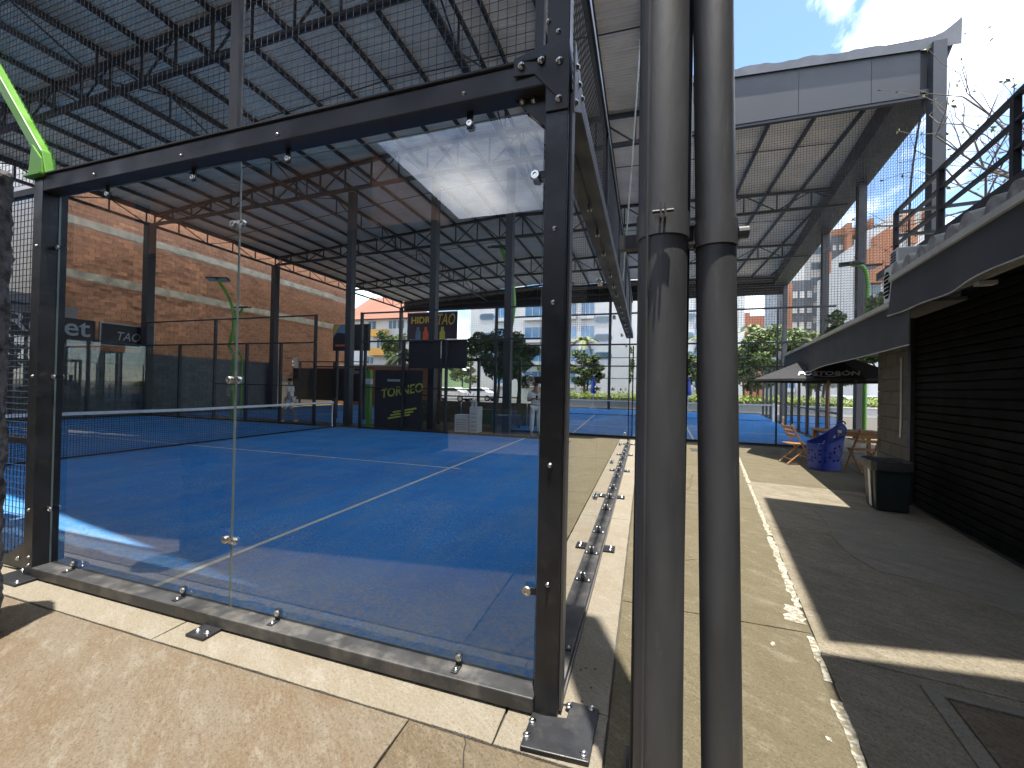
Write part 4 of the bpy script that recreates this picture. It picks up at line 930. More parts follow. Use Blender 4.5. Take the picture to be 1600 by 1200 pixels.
yb0, yb1 = 7.9, px(545, 450, XB).y
MB().box((XB-9, yb0, 0), (XB, yb1, 13.2)).build('wall', 'mortar', bk)
zb1, zb2 = px(225, 376, XB).z, px(225, 450, XB).z
brickwall(bk, XB, yb0, yb1, 2.0, 13.2, .40, .185, 'brick', (11, 6), skip=lambda y, z: abs(z-zb1) < .2 or abs(z-zb2) < .2)
for zb in (zb1, zb2):
    b = MB(); n = 60; vs = []
    for i in range(n+1):
        y = yb0+(yb1-1.6*(zb == zb1)-1.2*(zb == zb2)-yb0)*i/n; vs += [(XB+.03+.012*noise.noise((y*2, zb, 0)), y, zb-.17+.03*noise.noise((y*3, zb, 4))), (XB+.03+.012*noise.noise((y*2, zb, 9)), y, zb+.17+.03*noise.noise((y*3, zb, 7)))]
    b.add(vs, [(2*i, 2*i+2, 2*i+3, 2*i+1) for i in range(n)]); b.build('concrete_band', 'bandconc', bk)
wb = thing('white_block', 'white plastered block behind the wire mesh at the far left', 'building', (-27, 2, 0))
MB().box((-31, -6, 0), (-23.2, yb0-.02, 13)).build('wall', 'plasterwhite', wb)
for y, z in ((6.2, 4.9), (6.2, 7.3), (3.5, 4.9), (3.5, 7.3)): MB().box((-23.19, y-.45, z-.4), (-23.12, y+.45, z+.4)).build('window', 'glassdark', wb)
gw = thing('grey_brick_wall', 'long grey painted brick wall behind the end of the near court', 'wall', (-21, 8, 0))
MB().box((-21.15, -2, 0), (-20.9, 17.5, 2.72)).build('wall', 'greymortar', gw)
brickwall(gw, -20.9, 4.0, 17.5, .02, 2.72, .40, .18, 'greybrick', (9.5, 1.4), proud=.008, gap=.010)
MB().box((-21.3, 4, 2.73), (-20.95, 8.15, 4.33)).build('wall_block', 'plastergrey', gw)
# signs on the wall
def sign_box(label, y0, y1, z0, z1, frame):
    t = thing('wall_sign', label, 'sign', (-20.8, (y0+y1)/2, z0), 'black signs above the grey brick wall'); MB().box((-20.86, y0, z0), (-20.80, y1, z1)).build('board', 'banner', t)
    w = .05
    for a, c in (((y0, z0), (y1, z0+w)), ((y0, z1-w), (y1, z1)), ((y0, z0+w), (y0+w, z1-w)), ((y1-w, z0+w), (y1, z1-w))): MB().box((-20.80, a[0], a[1]), (-20.785, c[0], c[1])).build('frame', frame, t)
    return t
s1 = sign_box('black wall sign reading Rénet, left of the TAO sign', 5.55, 8.64, 2.92, 3.88, 'banner')
text('lettering', 'Rénet', .98, (-20.79, 7.30, 3.22), (R(90), 0, R(90)), 'letters', s1, bold=.012)
MB().box((-20.795, 5.9, 3.08), (-20.785, 8.3, 3.11)).build('underline', 'letters', s1)
s2 = sign_box('black wall sign with pale frame reading TAO beside the eave column', 8.78, 10.76, 2.93, 3.90, 'cream')
text('lettering', 'TAO', .52, (-20.79, 9.75, 3.2), (R(90), 0, R(90)), 'letters', s2, shear=.25, sx=.8)
s3 = sign_box('black wall sign seen through the wire mesh left of the Rénet sign', 2.6, 5.5, 2.92, 3.85, 'banner')
text('lettering', 'Rénet', .5, (-20.79, 4.4, 3.2), (R(90), 0, R(90)), 'letters', s3)
lo = MB().box((-21.6, -2, 4.2), (-20.6, 7.6, 4.55)).build('shed_roof', 'plastergrey'); tag(lo, 'grey lean-to roof edge above the signs seen through the left wire mesh', 'roof')

# ------------------------------------------------------------------ banners of the courts behind
def bx(x): return py(x, 620, 20).x
bf = thing('banner_fence', 'black banner panels along the fence of the court behind the net', 'fence', ((bx(347)+bx(572))/2, 20, 0))
for i, (a, c) in enumerate(((347, 404), (406, 466), (468, 519), (521, 548), (549, 574))):
    x0, x1 = bx(a), bx(c); MB().box((x0, 19.98, .45 if i else .2), (x1, 20.02, 2.55)).build('banner', 'banner', bf)
    MB().box((x0-.05, 19.95, 0), (x0+.05, 20.05, 3.0)).build('post', 'black', bf)
MB().bar((bx(347), 20, 2.98), (bx(574), 20, 2.98), .06).build('rail', 'black', bf)
for a, w_, z_, m_ in ((356, .5, 1.75, 'lettersw'), (372, .25, 1.72, 'lettersw'), (385, .2, 1.72, 'lettersw'), (392, .7, 1.45, 'yellow')): MB().box((bx(a), 19.96, z_), (bx(a)+w_*.5, 19.975, z_+.10)).build('print', m_, bf)
rb_ = thing('sign_board', 'grey Rénet board on top of the black banner fence', 'sign', (bx(447), 19.9, 2.6))
MB().box((bx(427), 19.9, 2.56), (bx(466), 19.95, 3.25)).build('board', 'plastergrey', rb_)
text('lettering', 'Rénet', .62, (bx(446), 19.885, 2.72), (R(90), 0, 0), 'lettersw', rb_, bold=.01)
text('lettering', 'Rénet', .45, (bx(556), 19.97, 2.2), (R(90), 0, 0), 'letters', bf)
pale = MB().box((bx(250), 24, 0), (bx(640), 24.2, 2.9)).build('boundary_wall', 'brick'); tag(pale, 'low brick boundary wall behind the black banner fence', 'wall')
cap = MB().box((bx(250), 23.9, 2.9), (bx(640), 24.3, 3.02)).build('wall_cap', 'concfar', pale)
# landscape billboard
bb_ = thing('billboard', 'wide dark billboard with teal and red print in front of the brick wall', 'billboard', (py(548, 520, 13).x, 13, py(548, 550, 13).z))
p0, p1 = py(520, 548, 13), py(576, 506, 13)
MB().box((p0.x, 13, p0.z), (p1.x, 13.15, p1.z)).build('panel', 'banner', bb_)
w_, h_ = p1.x-p0.x, p1.z-p0.z
MB().add([(p0.x+.02, 12.995, p1.z-.02), (p0.x+w_*.55, 12.995, p1.z-.02), (p0.x+w_*.40, 12.995, p1.z-h_*.35), (p0.x+w_*.12, 12.995, p1.z-h_*.30), (p0.x+.02, 12.995, p1.z-h_*.5)], [(0, 1, 2, 3, 4)]).build('print', 'glassblue', bb_)
MB().add([(p0.x+.02, 12.994, p1.z-.02), (p0.x+w_*.2, 12.994, p1.z-.02), (p0.x+.02, 12.994, p1.z-h_*.42)], [(0, 1, 2)]).build('print', 'yellow', bb_)
MB().box((p0.x+w_*.08, 12.985, p0.z+h_*.16), (p0.x+w_*.5, 12.99, p0.z+h_*.24)).build('print', 'red', bb_)
for q in (.1, .9): MB().box((p0.x+w_*q-.05, 13.02, 0), (p0.x+w_*q+.05, 13.12, p0.z)).build('leg', 'black', bb_)
# hydration banner under the far gable
hb = thing('hanging_banner', 'navy advertising banner reading HIDRA TAO hanging under the far gable', 'banner', (-18, 29.7, 5.6))
q0, q1 = py(636, 531, 29.7), py(715, 487, 29.7)
MB().box((q0.x, 29.7, q0.z), (q1.x, 29.74, q1.z)).build('cloth', 'bannernavy', hb)
MB().bar((q0.x, 29.72, q1.z+.04), (q1.x, 29.72, q1.z+.04), .07).build('top_rod', 'white', hb)
for xx in (q0.x+.05, q1.x-.05): MB().bar((xx, 29.72, q1.z), (xx, 29.72, 8.8), .03).build('cord', 'black', hb)
text('lettering', 'HIDRA', .80, (py(661, 503, 29.69).x, 29.69, py(661, 505, 29.69).z), (R(90), 0, 0), 'yellow', hb, bold=.02)
text('lettering', 'TAO', 1.35, (py(696, 503, 29.69).x, 29.69, py(696, 507, 29.69).z), (R(90), 0, 0), 'yellow', hb, shear=.25, sx=.62, bold=.012)
for xx, m_ in ((653, 'glassblue'), (665, 'red'), (691, 'lime')):
    c = py(xx, 522, 29.68); b = MB(); n = 12
    for (za, ra), (zc, rc_) in zip(((-.55, .26), (.15, .26), (.35, .13), (.5, .13)), ((.15, .26), (.35, .13), (.5, .13), (.62, .13))):
        b.add([(c.x-ra, 29.69, c.z+za), (c.x+ra, 29.69, c.z+za), (c.x+rc_, 29.69, c.z+zc), (c.x-rc_, 29.69, c.z+zc)], [(0, 1, 2, 3)])
    b.build('printed_bottle', m_, hb)
# dark windscreens on the far side fence, TORNEO banner
ws = thing('windscreen', 'pair of dark mesh windscreens on the far side fence', 'windscreen', (-6.5, 10.15, 2.1))
for a, c in ((640, 689), (691, 730)):
    x0, x1 = py(a, 550, 10.12).x, py(c, 550, 10.12).x; MB().box((x0, 10.10, 2.12), (x1, 10.115, 3.02)).build('screen', 'blackmatte', ws); MB().box((x0-.02, 10.09, 2.0), (x0+.02, 10.125, 3.05)).build('frame', 'black', ws)
to = thing('mesh_banner', 'dark banner reading TORNEO in lime letters on the far side fence', 'banner', (-7.8, 10.12, 0))
x0, x1 = py(586, 620, 10.12).x, py(660, 620, 10.12).x
MB().box((x0, 10.10, .06), (x1, 10.115, 2.05)).build('cloth', 'blackmatte', to)
text('lettering', 'TORNEO', .42, ((x0+x1)/2+.15, 10.095, 1.22), (R(90), R(-9), 0), 'lime', to, shear=.2, bold=.008, sx=.95)
for k in range(3): MB().bar((x0+.75-.1*k, 10.095, .62-.11*k), (x0+1.65-.12*k, 10.095, .78-.11*k), .006, .05).build('print', 'lime', to)
MB().box((x0+.5, 10.095, 1.66), (x0+1.0, 10.098, 1.74)).build('print', 'letters', to)
# white cabinets beyond the fence
for a, c, top, lab in ((712, 733, .60, 'white perforated cabinet, the lower of two beyond the far fence'), (735, 748, .88, 'tall narrow white cabinet beside a lower one beyond the far fence')):
    x0, x1 = py(a, 670, 10.6).x, py(c, 670, 10.6).x
    t = thing('cabinet', lab, 'cabinet', ((x0+x1)/2, 10.7, 0)); MB().box((x0, 10.5, .03), (x1, 10.9, top)).build('case', 'plasticwhite', t, bevel=.01)
    for k in range(5): MB().box((x0+.05, 10.493, .1+(top-.2)*k/5), (x1-.05, 10.499, .1+(top-.2)*k/5+.03)).build('louvre', 'concfar', t)
    MB().box((x0+.02, 10.52, -.004), (x1-.02, 10.88, .03)).build('plinth', 'black', t)
b2 = MB()
for k, x in enumerate((738, 743)):
    c = py(x, 640, 10.7); t = MB().tube([(c.x, 10.7, .88), (c.x, 10.7, 1.05), (c.x, 10.7, 1.10), (c.x, 10.7, 1.16)], [.05, .05, .02, .02], 10).build('bottle', 'lampglass'); tag(t, ('left' if k == 0 else 'right')+' one of two clear bottles on the tall white cabinet', 'bottle', 'bottles on the cabinet')
# terrace rail and planter fence behind the near court
tf = thing('terrace_fence', 'brown slatted terrace fence with dark posts beyond the near court', 'fence', (-4, 12.9, 0))
for k in range(9): MB().box((-9.2+.68*k, 12.92, .1), (-8.55+.68*k, 12.96, .95)).build('board', 'bark', tf)
for k in range(4): MB().box((-9.25+1.7*k, 12.96, 0), (-9.15+1.7*k, 13.06, 2.6)).build('post', 'black', tf)
MB().bar((-9.2, 13.0, 2.6), (-4.1, 13.0, 2.6), .10, .12).build('top_beam', 'black', tf); MB().bar((-9.2, 13.0, 1.15), (-4.1, 13.0, 1.15), .05, .05).build('hand_rail', 'black', tf)
M['greenplastic'] = mat('green_plastic', (.02, .10, .06), .4)
for i, (x, lab) in enumerate(((-5.2, 'green plastic table beyond the two white cabinets'), (-8.3, 'teal green table behind the TORNEO banner'))):
    t = thing('garden_table', lab, 'table', (x, 12.1, 0)); MB().box((x-.5, 11.8, .68), (x+.5, 12.4, .72)).build('top', 'greenplastic', t)
    for dx in (-.42, .42):
        for dy in (-.24, .24): MB().box((x+dx-.03, 12.1+dy-.03, 0), (x+dx+.03, 12.1+dy+.03, .68)).build('leg', 'greenplastic', t)
    MB().box((x-.45, 11.82, .35), (x+.45, 11.85, .55)).build('skirt', 'greenplastic', t)
hs = thing('wall_board', 'dark brown hanging board above the person in white', 'sign', (-2.6, 12.4, 2.6)); 
MB().box((-3.15, 12.4, 3.0), (-2.1, 12.5, 4.2)).build('board', 'bark', hs)
for x in (-3.0, -2.2): MB().box((x, 12.44, 0), (x+.06, 12.5, 3.0)).build('leg', 'black', hs)

# ------------------------------------------------------------------ far court cage, net, hedge and low wall
fc = thing('far_cage', 'black post and glass cage of the far court beyond the alley', 'padel court', (2, 17, 0))
for s in (14.0, 15.3, 16.6, 18.2, 19.8, 21.4, 23.0, 24.6, 26.6, 28.6, 30.6, 32.6):
    p = AL(s, 3.15); MB().box((p.x-.05, p.y-.05, 0), (p.x+.05, p.y+.05, 3.02)).build('post', 'black', fc)
for z in (.05, 1.0, 3.0): MB().bar(AL(14, 3.15, z), AL(32.6, 3.15, z), .05).build('rail', 'black', fc)
b = MB()
for x0, x1 in ((-4.0, -2.0), (-1.96, .04), (.08, 2.04), (2.08, 4.04)):
    b = MB(); b.box((x0, 11.69, .06), (x1, 11.702, 2.95)); b.mi = [1, 1, 0, 1, 0, 1]; b.build('glass_panel', ['glass', 'glassedge'], fc)
for z, w in ((.04, .06), (2.3, .04), (3.0, .05), (4.0, .05)): MB().bar((-4.1, 11.7, z), (AL(13.85, 3.15).x, 11.7, z), w).build('rail', 'black', fc)
for x in (-4.05, -1.98, .06, 2.06, 4.06): MB().box((x-.02, 11.68, 0), (x+.02, 11.72, 4.0 if x > 4 or x < -4 else 2.95)).build('post', 'black', fc)
for x in (-.9, -.55): MB().box((x-.06, 11.8, 0), (x+.06, 11.92, 5.0)).build('post', 'black', fc)
for z in (.06, 2.4, 4.0): MB().bar((-4.2, 30.7, z), (AL(32.6, 3.15).x, 30.7, z), .05).build('rail', 'black', fc)
b = MB(); MB().box((p.x-.01, 0, 0), (p.x, .01, .01))
for s in (14.0, 16.6, 19.8):
    p, q = AL(s+.06, 3.15), AL(s+(2.5 if s < 16 else 3.1), 3.15); b = MB(); b.prism([(p.x-.006, p.y), (p.x+.006, p.y), (q.x+.006, q.y), (q.x-.006, q.y)], .06, 2.95); b.build('glass_panel', 'glass', fc)
fn = thing('padel_net', 'far court net with white band beyond the alley', 'net', (1.5, 22.8, 0)); xr_ = AL(24.9, 3.0).x
MB().box((-4, 22.79, .85), (xr_, 22.81, .92)).build('top_band', 'whiteband', fn)
b = MB()
for i in range(int((xr_+4)/.06)): b.wire((-4+.06*i, 22.8, .05), (-4+.06*i, 22.8, .85), .005)
for j in range(14): b.wire((-4, 22.8, .05+.06*j), (xr_, 22.8, .05+.06*j), .005)
stuff(b.build('netting', 'net', fn)); MB().bar((-4, 22.8, .05), (xr_, 22.8, .05), .03).build('bottom_tape', 'net', fn)
for x in (-4, xr_): MB().box((x-.05, 22.75, .0), (x+.05, 22.85, 1.0)).build('net_post', 'white' if x > 0 else 'black', fn)
lw = MB().box((-6, 31.4, -.02), (20, 31.75, .60)).build('low_wall', 'concfar', bevel=.02); tag(lw, 'low pale concrete wall under the bright hedge beyond the far court', 'wall')
MB().box((-6, 31.35, .60), (20, 31.8, .67)).build('coping', 'cream', lw)
def leafmass(n, cells, size, b=None, rnd=random):
    b = b or MB()
    for _ in range(n):
        c, rad = cells[rnd.randrange(len(cells))]
        while True:
            d = Vector((rnd.uniform(-1, 1), rnd.uniform(-1, 1), rnd.uniform(-1, 1)))
            if .25 < d.length < 1: break
        p = Vector(c)+Vector((d.x*rad[0], d.y*rad[1], d.z*rad[2])); s = size*rnd.uniform(.6, 1.3)
        x = Vector((rnd.gauss(0, 1), rnd.gauss(0, 1), rnd.gauss(0, .6))).normalized(); y = x.cross(Vector((rnd.gauss(0, 1), rnd.gauss(0, 1), rnd.gauss(0, 1)))).normalized()
        b.add([p-x*s, p-y*s*.45, p+x*s, p+y*s*.45], [(0, 1, 2, 3)])
    return b
hd = thing('hedge', 'bright yellow green clipped hedge behind the low wall', 'hedge', (7, 32.4, 0))
stuff(leafmass(14000, [((-6+.6*i, 32.4, .95+.05*math.sin(i*1.7)), (.55, .5, .45)) for i in range(44)], .07).build('foliage', 'hedge', hd))
MB().box((-6, 32.2, -.02), (20, 32.6, .9)).build('branches', 'bark', hd)
# closed blue parasol
bpz = thing('closed_parasol', 'closed blue parasol standing before the low wall between the two pipes', 'parasol', py(1075, 620, 30.9).xy.to_3d())
cx, cy = py(1075, 620, 30.9).xy
MB().tube([(cx, cy, 0), (cx, cy, 2.6)], .03, 8).build('pole', 'cream', bpz); MB().tube([(cx, cy, 1.2), (cx, cy, 1.5), (cx, cy, 2.2), (cx, cy, 2.55)], [.22, .26, .15, .03], 10).build('folded_canopy', 'blueplastic', bpz); MB().box((cx-.25, cy-.25, 0), (cx+.25, cy+.25, .08)).build('base', 'concfar', bpz)

# ================================================================== TREES
def tree(label, base, h, spread, leafn, lsize, leafmat, trunk_r=.12, crown_lo=.4, name='tree', seed=1, group='trees beyond the courts'):
    rnd = random.Random(seed); base = Vector(base); t = thing(name, label, 'tree', base, group)
    b = MB(); tip = base+Vector((rnd.uniform(-.2, .2)*spread*.4, rnd.uniform(-.2, .2), h*.75)); cells = []
    b.tube([base, base.lerp(tip, .35)+Vector((.1, 0, 0)), base.lerp(tip, .7), tip], [trunk_r, trunk_r*.8, trunk_r*.5, trunk_r*.2], 8)
    for i in range(9):
        f = crown_lo+(.95-crown_lo)*i/8; st = base.lerp(tip, min(1, f*1.1)); an = i*2.4+rnd.uniform(-.4, .4); r = spread*(1-.5*abs(f-.62)/.6)*rnd.uniform(.6, 1.0)
        en = st+Vector((math.cos(an)*r, math.sin(an)*r, h*rnd.uniform(.05, .22))); b.tube([st, st.lerp(en, .5)+Vector((0, 0, .1)), en], [trunk_r*.35, trunk_r*.22, trunk_r*.08], 5)
        for q in (.6, 1.0): cells.append((st.lerp(en, q)+Vector((0, 0, rnd.uniform(-.1, .2)*spread*.3)), (spread*.36*rnd.uniform(.7, 1.2),)*2+(spread*.28*rnd.uniform(.7, 1.1),)))
    cells.append((tip+Vector((0, 0, h*.12)), (spread*.4, spread*.4, spread*.35)))
    b.build('trunk', 'bark', t, smooth=True); stuff(leafmass(leafn, cells, lsize, rnd=rnd).build('crown', leafmat, t)); return t
def palm(label, base, h, fr_len, seed, name='palm_tree', m='leafpale'):
    rnd = random.Random(seed); base = Vector(base); t = thing(name, label, 'palm', base, 'palms before the white building'); top = base+Vector((.15, 0, h))
    MB().tube([base, base+Vector((.1, 0, h*.5)), top], [.14, .11, .10], 8).build('trunk', 'bark', t, smooth=True)
    b = MB()
    for i in range(17):
        an = i*2.399; el = rnd.uniform(.1, 1.1); d = Vector((math.cos(an), math.sin(an), 0)); pts = []
        for k in range(9):
            q = k/8; pts.append(top+d*(fr_len*q*math.cos(el)+.1)+Vector((0, 0, fr_len*(q*math.sin(el)-.75*q*q))))
        for k in range(8):
            side = d.cross(Vector((0, 0, 1))).normalized(); w = fr_len*.22*(1-.7*k/8)
            for sg in (-1, 1):
                for u in (0, .5):
                    p = pts[k].lerp(pts[k+1], u); b.add([p, p+(pts[k+1]-pts[k])*.5, p+side*sg*w+(pts[k+1]-pts[k])*.6+Vector((0, 0, -.25*w))], [(0, 1, 2)])
    b.build('crown', m, t); return t
def gp(x, Y): p = py(x, 640, Y); return (p.x, Y, -.022)
tree('dark leafy tree left of the far floodlight pole, behind the windscreens', gp(775, 24), 5.6, 2.0, 7000, .13, 'leafdark', seed=2)
tree('dark leafy tree just right of the far floodlight pole', gp(808, 27), 5.4, 1.6, 4000, .13, 'leafdark', seed=12)
tree('pale green tree in front of the house with orange balconies', gp(615, 34), 7.0, 1.7, 5000, .16, 'leaf', seed=3)
tree('olive green tree left of centre above the hedge, right of the second pipe', gp(1182, 34), 6.6, 1.9, 6000, .15, 'leaf', seed=4)
tree('loose olive tree above the hedge left of the awning end', gp(1222, 35.5), 7.0, 1.9, 5500, .15, 'leaf', seed=5)
tree('small grey green tree close to the far court corner post', gp(1255, 38), 6.6, 1.7, 4500, .14, 'leafpale', seed=6)
tree('tall yellow green shrub above the far awning, left one', tuple(AL(19.5, 4.3, -.022)), 4.6, .85, 3800, .09, 'leaf', .08, .45, seed=7)
tree('tall bamboo like shrub above the far awning next to the tiled eave', tuple(AL(15.2, 4.4, -.022)), 4.9, .75, 4200, .08, 'leaf', .08, .45, seed=8)
tree('small round leafy tree in front of the white building inside the glass', gp(905, 33.6), 4.0, 1.3, 3000, .12, 'leafdark', seed=9)
for i, (x, Y, h, lab) in enumerate(((893, 38, 6.2, 'leftmost palm of the row before the white building'), (912, 40, 6.6, 'second palm of the row before the white building'), (935, 38, 6.3, 'third palm of the row before the white building'), (952, 41, 6.0, 'rightmost palm of the row seen in the glass wall'), (1094, 38, 6.2, 'palm glimpsed between the two downpipes'), (1172, 36, 6.6, 'palm crown before the distant red apartment block'), (733, 36, 5.6, 'palm right of the navy banner'), (629, 30.6, 4.2, 'dark palm below the navy banner'))):
    palm(lab, gp(x, Y), h, 1.9, 20+i, m='leafpale' if i != 7 else 'leaf')
for i, (x, Y, h, sp, lab) in enumerate(((868, 36, 5.6, 1.8, 'green tree half hidden behind the front corner post'), (925, 44, 5.0, 2.0, 'green tree low before the balconies seen through the back glass'), (965, 35, 5.2, 1.5, 'slim green tree beside the end of the back glass wall'), (1088, 35, 4.8, 1.5, 'low green tree glimpsed between the downpipes'), (1160, 40, 5.4, 2.0, 'green tree at the white building end, just right of the thin pipe'), (660, 36, 5.2, 1.8, 'green tree under the navy banner'), (720, 42, 6.0, 2.0, 'green tree behind the windscreens left of the white building'))):
    tree(lab, gp(x, Y), h, sp, 3600, .15, ('leaf', 'leafdark', 'leafpale')[i % 3], seed=40+i)
# bare tree above the terrace
bt = thing('bare_tree', 'nearly leafless tree with thin twigs beyond the terrace railing', 'tree', AL(13, 7.5, -.022))
rnd = random.Random(11); b = MB(); lv = []
def twig(p, d, ln, r, lev):
    q = p+d*ln; m1 = p.lerp(q, .5)+Vector((rnd.gauss(0, .05), rnd.gauss(0, .05), rnd.gauss(0, .05)))*ln; b.tube([p, m1, q], [r, r*.8, r*.6], 5 if lev < 3 else 4, cap=False)
    if lev >= 5:
        for _ in range(2): lv.append((q, rnd.uniform(.03, .07)))
        return
    for _ in range(3 if lev < 4 else 2):
        nd = (d+Vector((rnd.gauss(0, .55), rnd.gauss(0, .55), rnd.gauss(.08, .35)))).normalized(); twig(q if rnd.random() < .6 else m1, nd, ln*rnd.uniform(.62, .85), r*.55, lev+1)
twig(AL(13, 7.6, -.022), Vector((.03, 0, 1)), 3.6, .15, 0)
twig(AL(13, 7.6, 3.0), Vector((-.35, -.1, .9)).normalized(), 2.2, .08, 1)
twig(AL(13, 7.6, 2.0), Vector((-.45, .1, .75)).normalized(), 2.0, .07, 1)
b.build('trunk', 'bark', bt)
b = MB()
for p, s in lv:
    x = Vector((rnd.gauss(0, 1), rnd.gauss(0, 1), rnd.gauss(0, 1))).normalized(); y = x.cross(Vector((rnd.gauss(0, 1), rnd.gauss(0, 1), 1))).normalized(); b.add([p-x*s, p-y*s*.5, p+x*s, p+y*s*.5], [(0, 1, 2, 3)])
stuff(b.build('leaves', 'leafpale', bt))

# ================================================================== FAR BUILDINGS
def fx_(x, Y): return py(x, 600, Y).x
def fz_(x, y, Y): return py(x, y, Y).z
# white building with oval windows
Y0 = 52; wbld = thing('white_building', 'white apartment building with oval windows and blue glazing behind the courts', 'building', (fx_(900, Y0), Y0+5, 0))
MB().box((fx_(733, Y0), Y0, -.03), (fx_(1162, Y0), Y0+12, 16)).build('wall', 'plasterwhite', wbld)
n = 28
def oval(cx, z, w, h):
    b = MB(); pts = []
    for k in range(n):
        t = 2*math.pi*k/n; ct, st = math.cos(t), math.sin(t); pts.append((cx+(w-h)/2*(1 if ct > 0 else -1)+h/2*ct, Y0-.02, z+h/2*st))
    o = b.plate(pts, (0, -.05, 0)).build('oval_frame', 'glassblue', wbld)
    pts2 = [(cx+(p[0]-cx)*.88, Y0-.075, z+(p[2]-z)*.74) for p in pts]
    MB().plate(pts2, (0, -.01, 0)).build('pane', 'glassdark', o)
for xx in (759, 905, 1068):
    for yy in (435, 495, 525, 555): 
        z = fz_(xx, yy, Y0); oval(fx_(xx, Y0), z, 2.3, .95)
for a, c in ((773, 795), (819, 852), (920, 966), (1085, 1108), (1118, 1144)):
    for k in range(5):
        z = 2.2+3.0*k; x0, x1 = fx_(a, Y0), fx_(c, Y0)
        w = MB().box((x0, Y0-.06, z-.1), (x1, Y0-.01, z+1.55)).build('window', 'glassblue', wbld)
        for q in (.33, .66): MB().box((x0+(x1-x0)*q-.03, Y0-.10, z-.1), (x0+(x1-x0)*q+.03, Y0-.06, z+1.55)).build('mullion', 'plasterwhite', w)
        MB().box((x0-.05, Y0-.5, z-.55), (x1+.05, Y0-.01, z-.1)).build('balcony', 'plasterwhite', wbld)
for a in (853, 968, 978): MB().box((fx_(a, Y0), Y0-.45, 0), (fx_(a+6, Y0), Y0-.02, 15)).build('pilaster', 'plasterwhite', wbld)
pg = thing('pergola', 'dark brown pergola canopy before the white building', 'pergola', (fx_(930, 36), 36, 0))
MB().box((fx_(905, 36), 36, 3.0), (fx_(958, 36), 38, 3.9)).build('canopy', 'bark', pg)
for a in (907, 955): MB().box((fx_(a, 36), 36.1, -.03), (fx_(a, 36)+.15, 36.25, 3.0)).build('post', 'black', pg)
# house with orange balconies
Y1 = 42; hx0, hx1 = fx_(548, Y1), fx_(642, Y1); hz = fz_(600, 497, Y1)
ho = thing('balcony_house', 'white house with orange balconies and red tiled roof beyond the brick wall', 'building', ((hx0+hx1)/2, Y1+4, 0))
MB().box((hx0, Y1, -.03), (hx1, Y1+8, hz)).build('wall', 'plasterwhite', ho)
b = MB(); rt = fz_(600, 474, Y1+4); b.add([(hx0-.6, Y1-.7, hz-.15), (hx1+.6, Y1-.7, hz-.15), (hx1+.6, Y1+8.7, hz-.15), (hx0-.6, Y1+8.7, hz-.15), (hx0+2, Y1+4, rt+1), (hx1-2.6, Y1+4, rt+.2)], [(0, 1, 5, 4), (1, 2, 5), (2, 3, 4, 5), (3, 0, 4), (3, 2, 1, 0)]); rf = b.build('roof', 'rooftile', ho)
for (a, c, y0, y1) in ((582, 606, 516, 527), (582, 606, 545, 556)): MB().box((fx_(a, Y1), Y1-.9, fz_(590, y1, Y1)), (fx_(c, Y1), Y1-.01, fz_(590, y0, Y1))).build('balcony', 'orange', ho)
for (a, c, y0, y1) in ((574, 585, 502, 514), (606, 617, 502, 514), (620, 629, 502, 514), (588, 598, 530, 545), (573, 582, 557, 568), (612, 622, 532, 545), (560, 568, 530, 542)):
    w = MB().box((fx_(a, Y1), Y1-.05, fz_(590, y1, Y1)), (fx_(c, Y1), Y1-.005, fz_(590, y0, Y1))).build('window', 'glassdark', ho); MB().box(((fx_(a, Y1)+fx_(c, Y1))/2-.04, Y1-.08, fz_(590, y1, Y1)), ((fx_(a, Y1)+fx_(c, Y1))/2+.04, Y1-.05, fz_(590, y0, Y1))).build('mullion', 'plasterwhite', w)
rh = thing('tiled_house', 'red tiled roof house further back left of the far gable', 'building', (fx_(585, 60), 64, 0)); a0, a1, zz = fx_(545, 60), fx_(632, 60), fz_(590, 490, 60)
MB().box((a0, 60, -.03), (a1, 68, zz)).build('wall', 'redbrickfar', rh); zt = fz_(590, 466, 64)
MB().add([(a0-.5, 59.5, zz), (a1+.5, 59.5, zz), (a1+.5, 68.5, zz), (a0-.5, 68.5, zz), (a0+1, 64, zt), (a1-4, 64, zt)], [(0, 1, 5, 4), (1, 2, 5), (2, 3, 4, 5), (3, 0, 4), (3, 2, 1, 0)]).build('roof', 'rooftile', rh)
# far apartment blocks
WIN = MB().box((-.5, -.06, -.5), (.5, .0, .5)).mesh('window', 'glassdark')
def block(t, x0, x1, Y, dep, ztop, m, cols, fl, wy=.5, wx=.6, wm=None, z0=1.2):
    MB().box((x0, Y, -.03), (x1, Y+dep, ztop)).build('wall', m, t); k = 0
    me = WIN if wm is None else MB().box((-.5, -.06, -.5), (.5, 0, .5)).mesh('window', wm)
    nf = int((ztop-z0)/fl); cw = (x1-x0)/cols
    for f in range(nf):
        if z0+fl*f < 8: continue
        for c in range(cols):
            o = inst(me, 'window', (x0+cw*(c+.5), Y, z0+fl*(f+.5)), t); o.scale = (cw*wx, 1, fl*wy)
Y2 = 90; tw = thing('dark_tower', 'dark clad apartment tower with orange edges and rows of pale windows', 'building', (fx_(1290, Y2), Y2+8, 0))
tz = lambda y, x=1290: fz_(x, y, Y2)
block(tw, fx_(1229, Y2), fx_(1262, Y2), Y2-2, 10, tz(440), 'darkclad', 3, 2.9, .42, .66, 'concfar')
block(tw, fx_(1262, Y2), fx_(1292, Y2), Y2, 10, tz(378), 'concfar', 1, 2.9, .45, .8)
block(tw, fx_(1292, Y2), fx_(1312, Y2), Y2-1, 10, tz(372), 'darkclad', 2, 2.9, .35, .5, 'concfar')
block(tw, fx_(1318, Y2), fx_(1349, Y2), Y2+1, 10, tz(358), 'concfar', 1, 2.9, .45, .84)
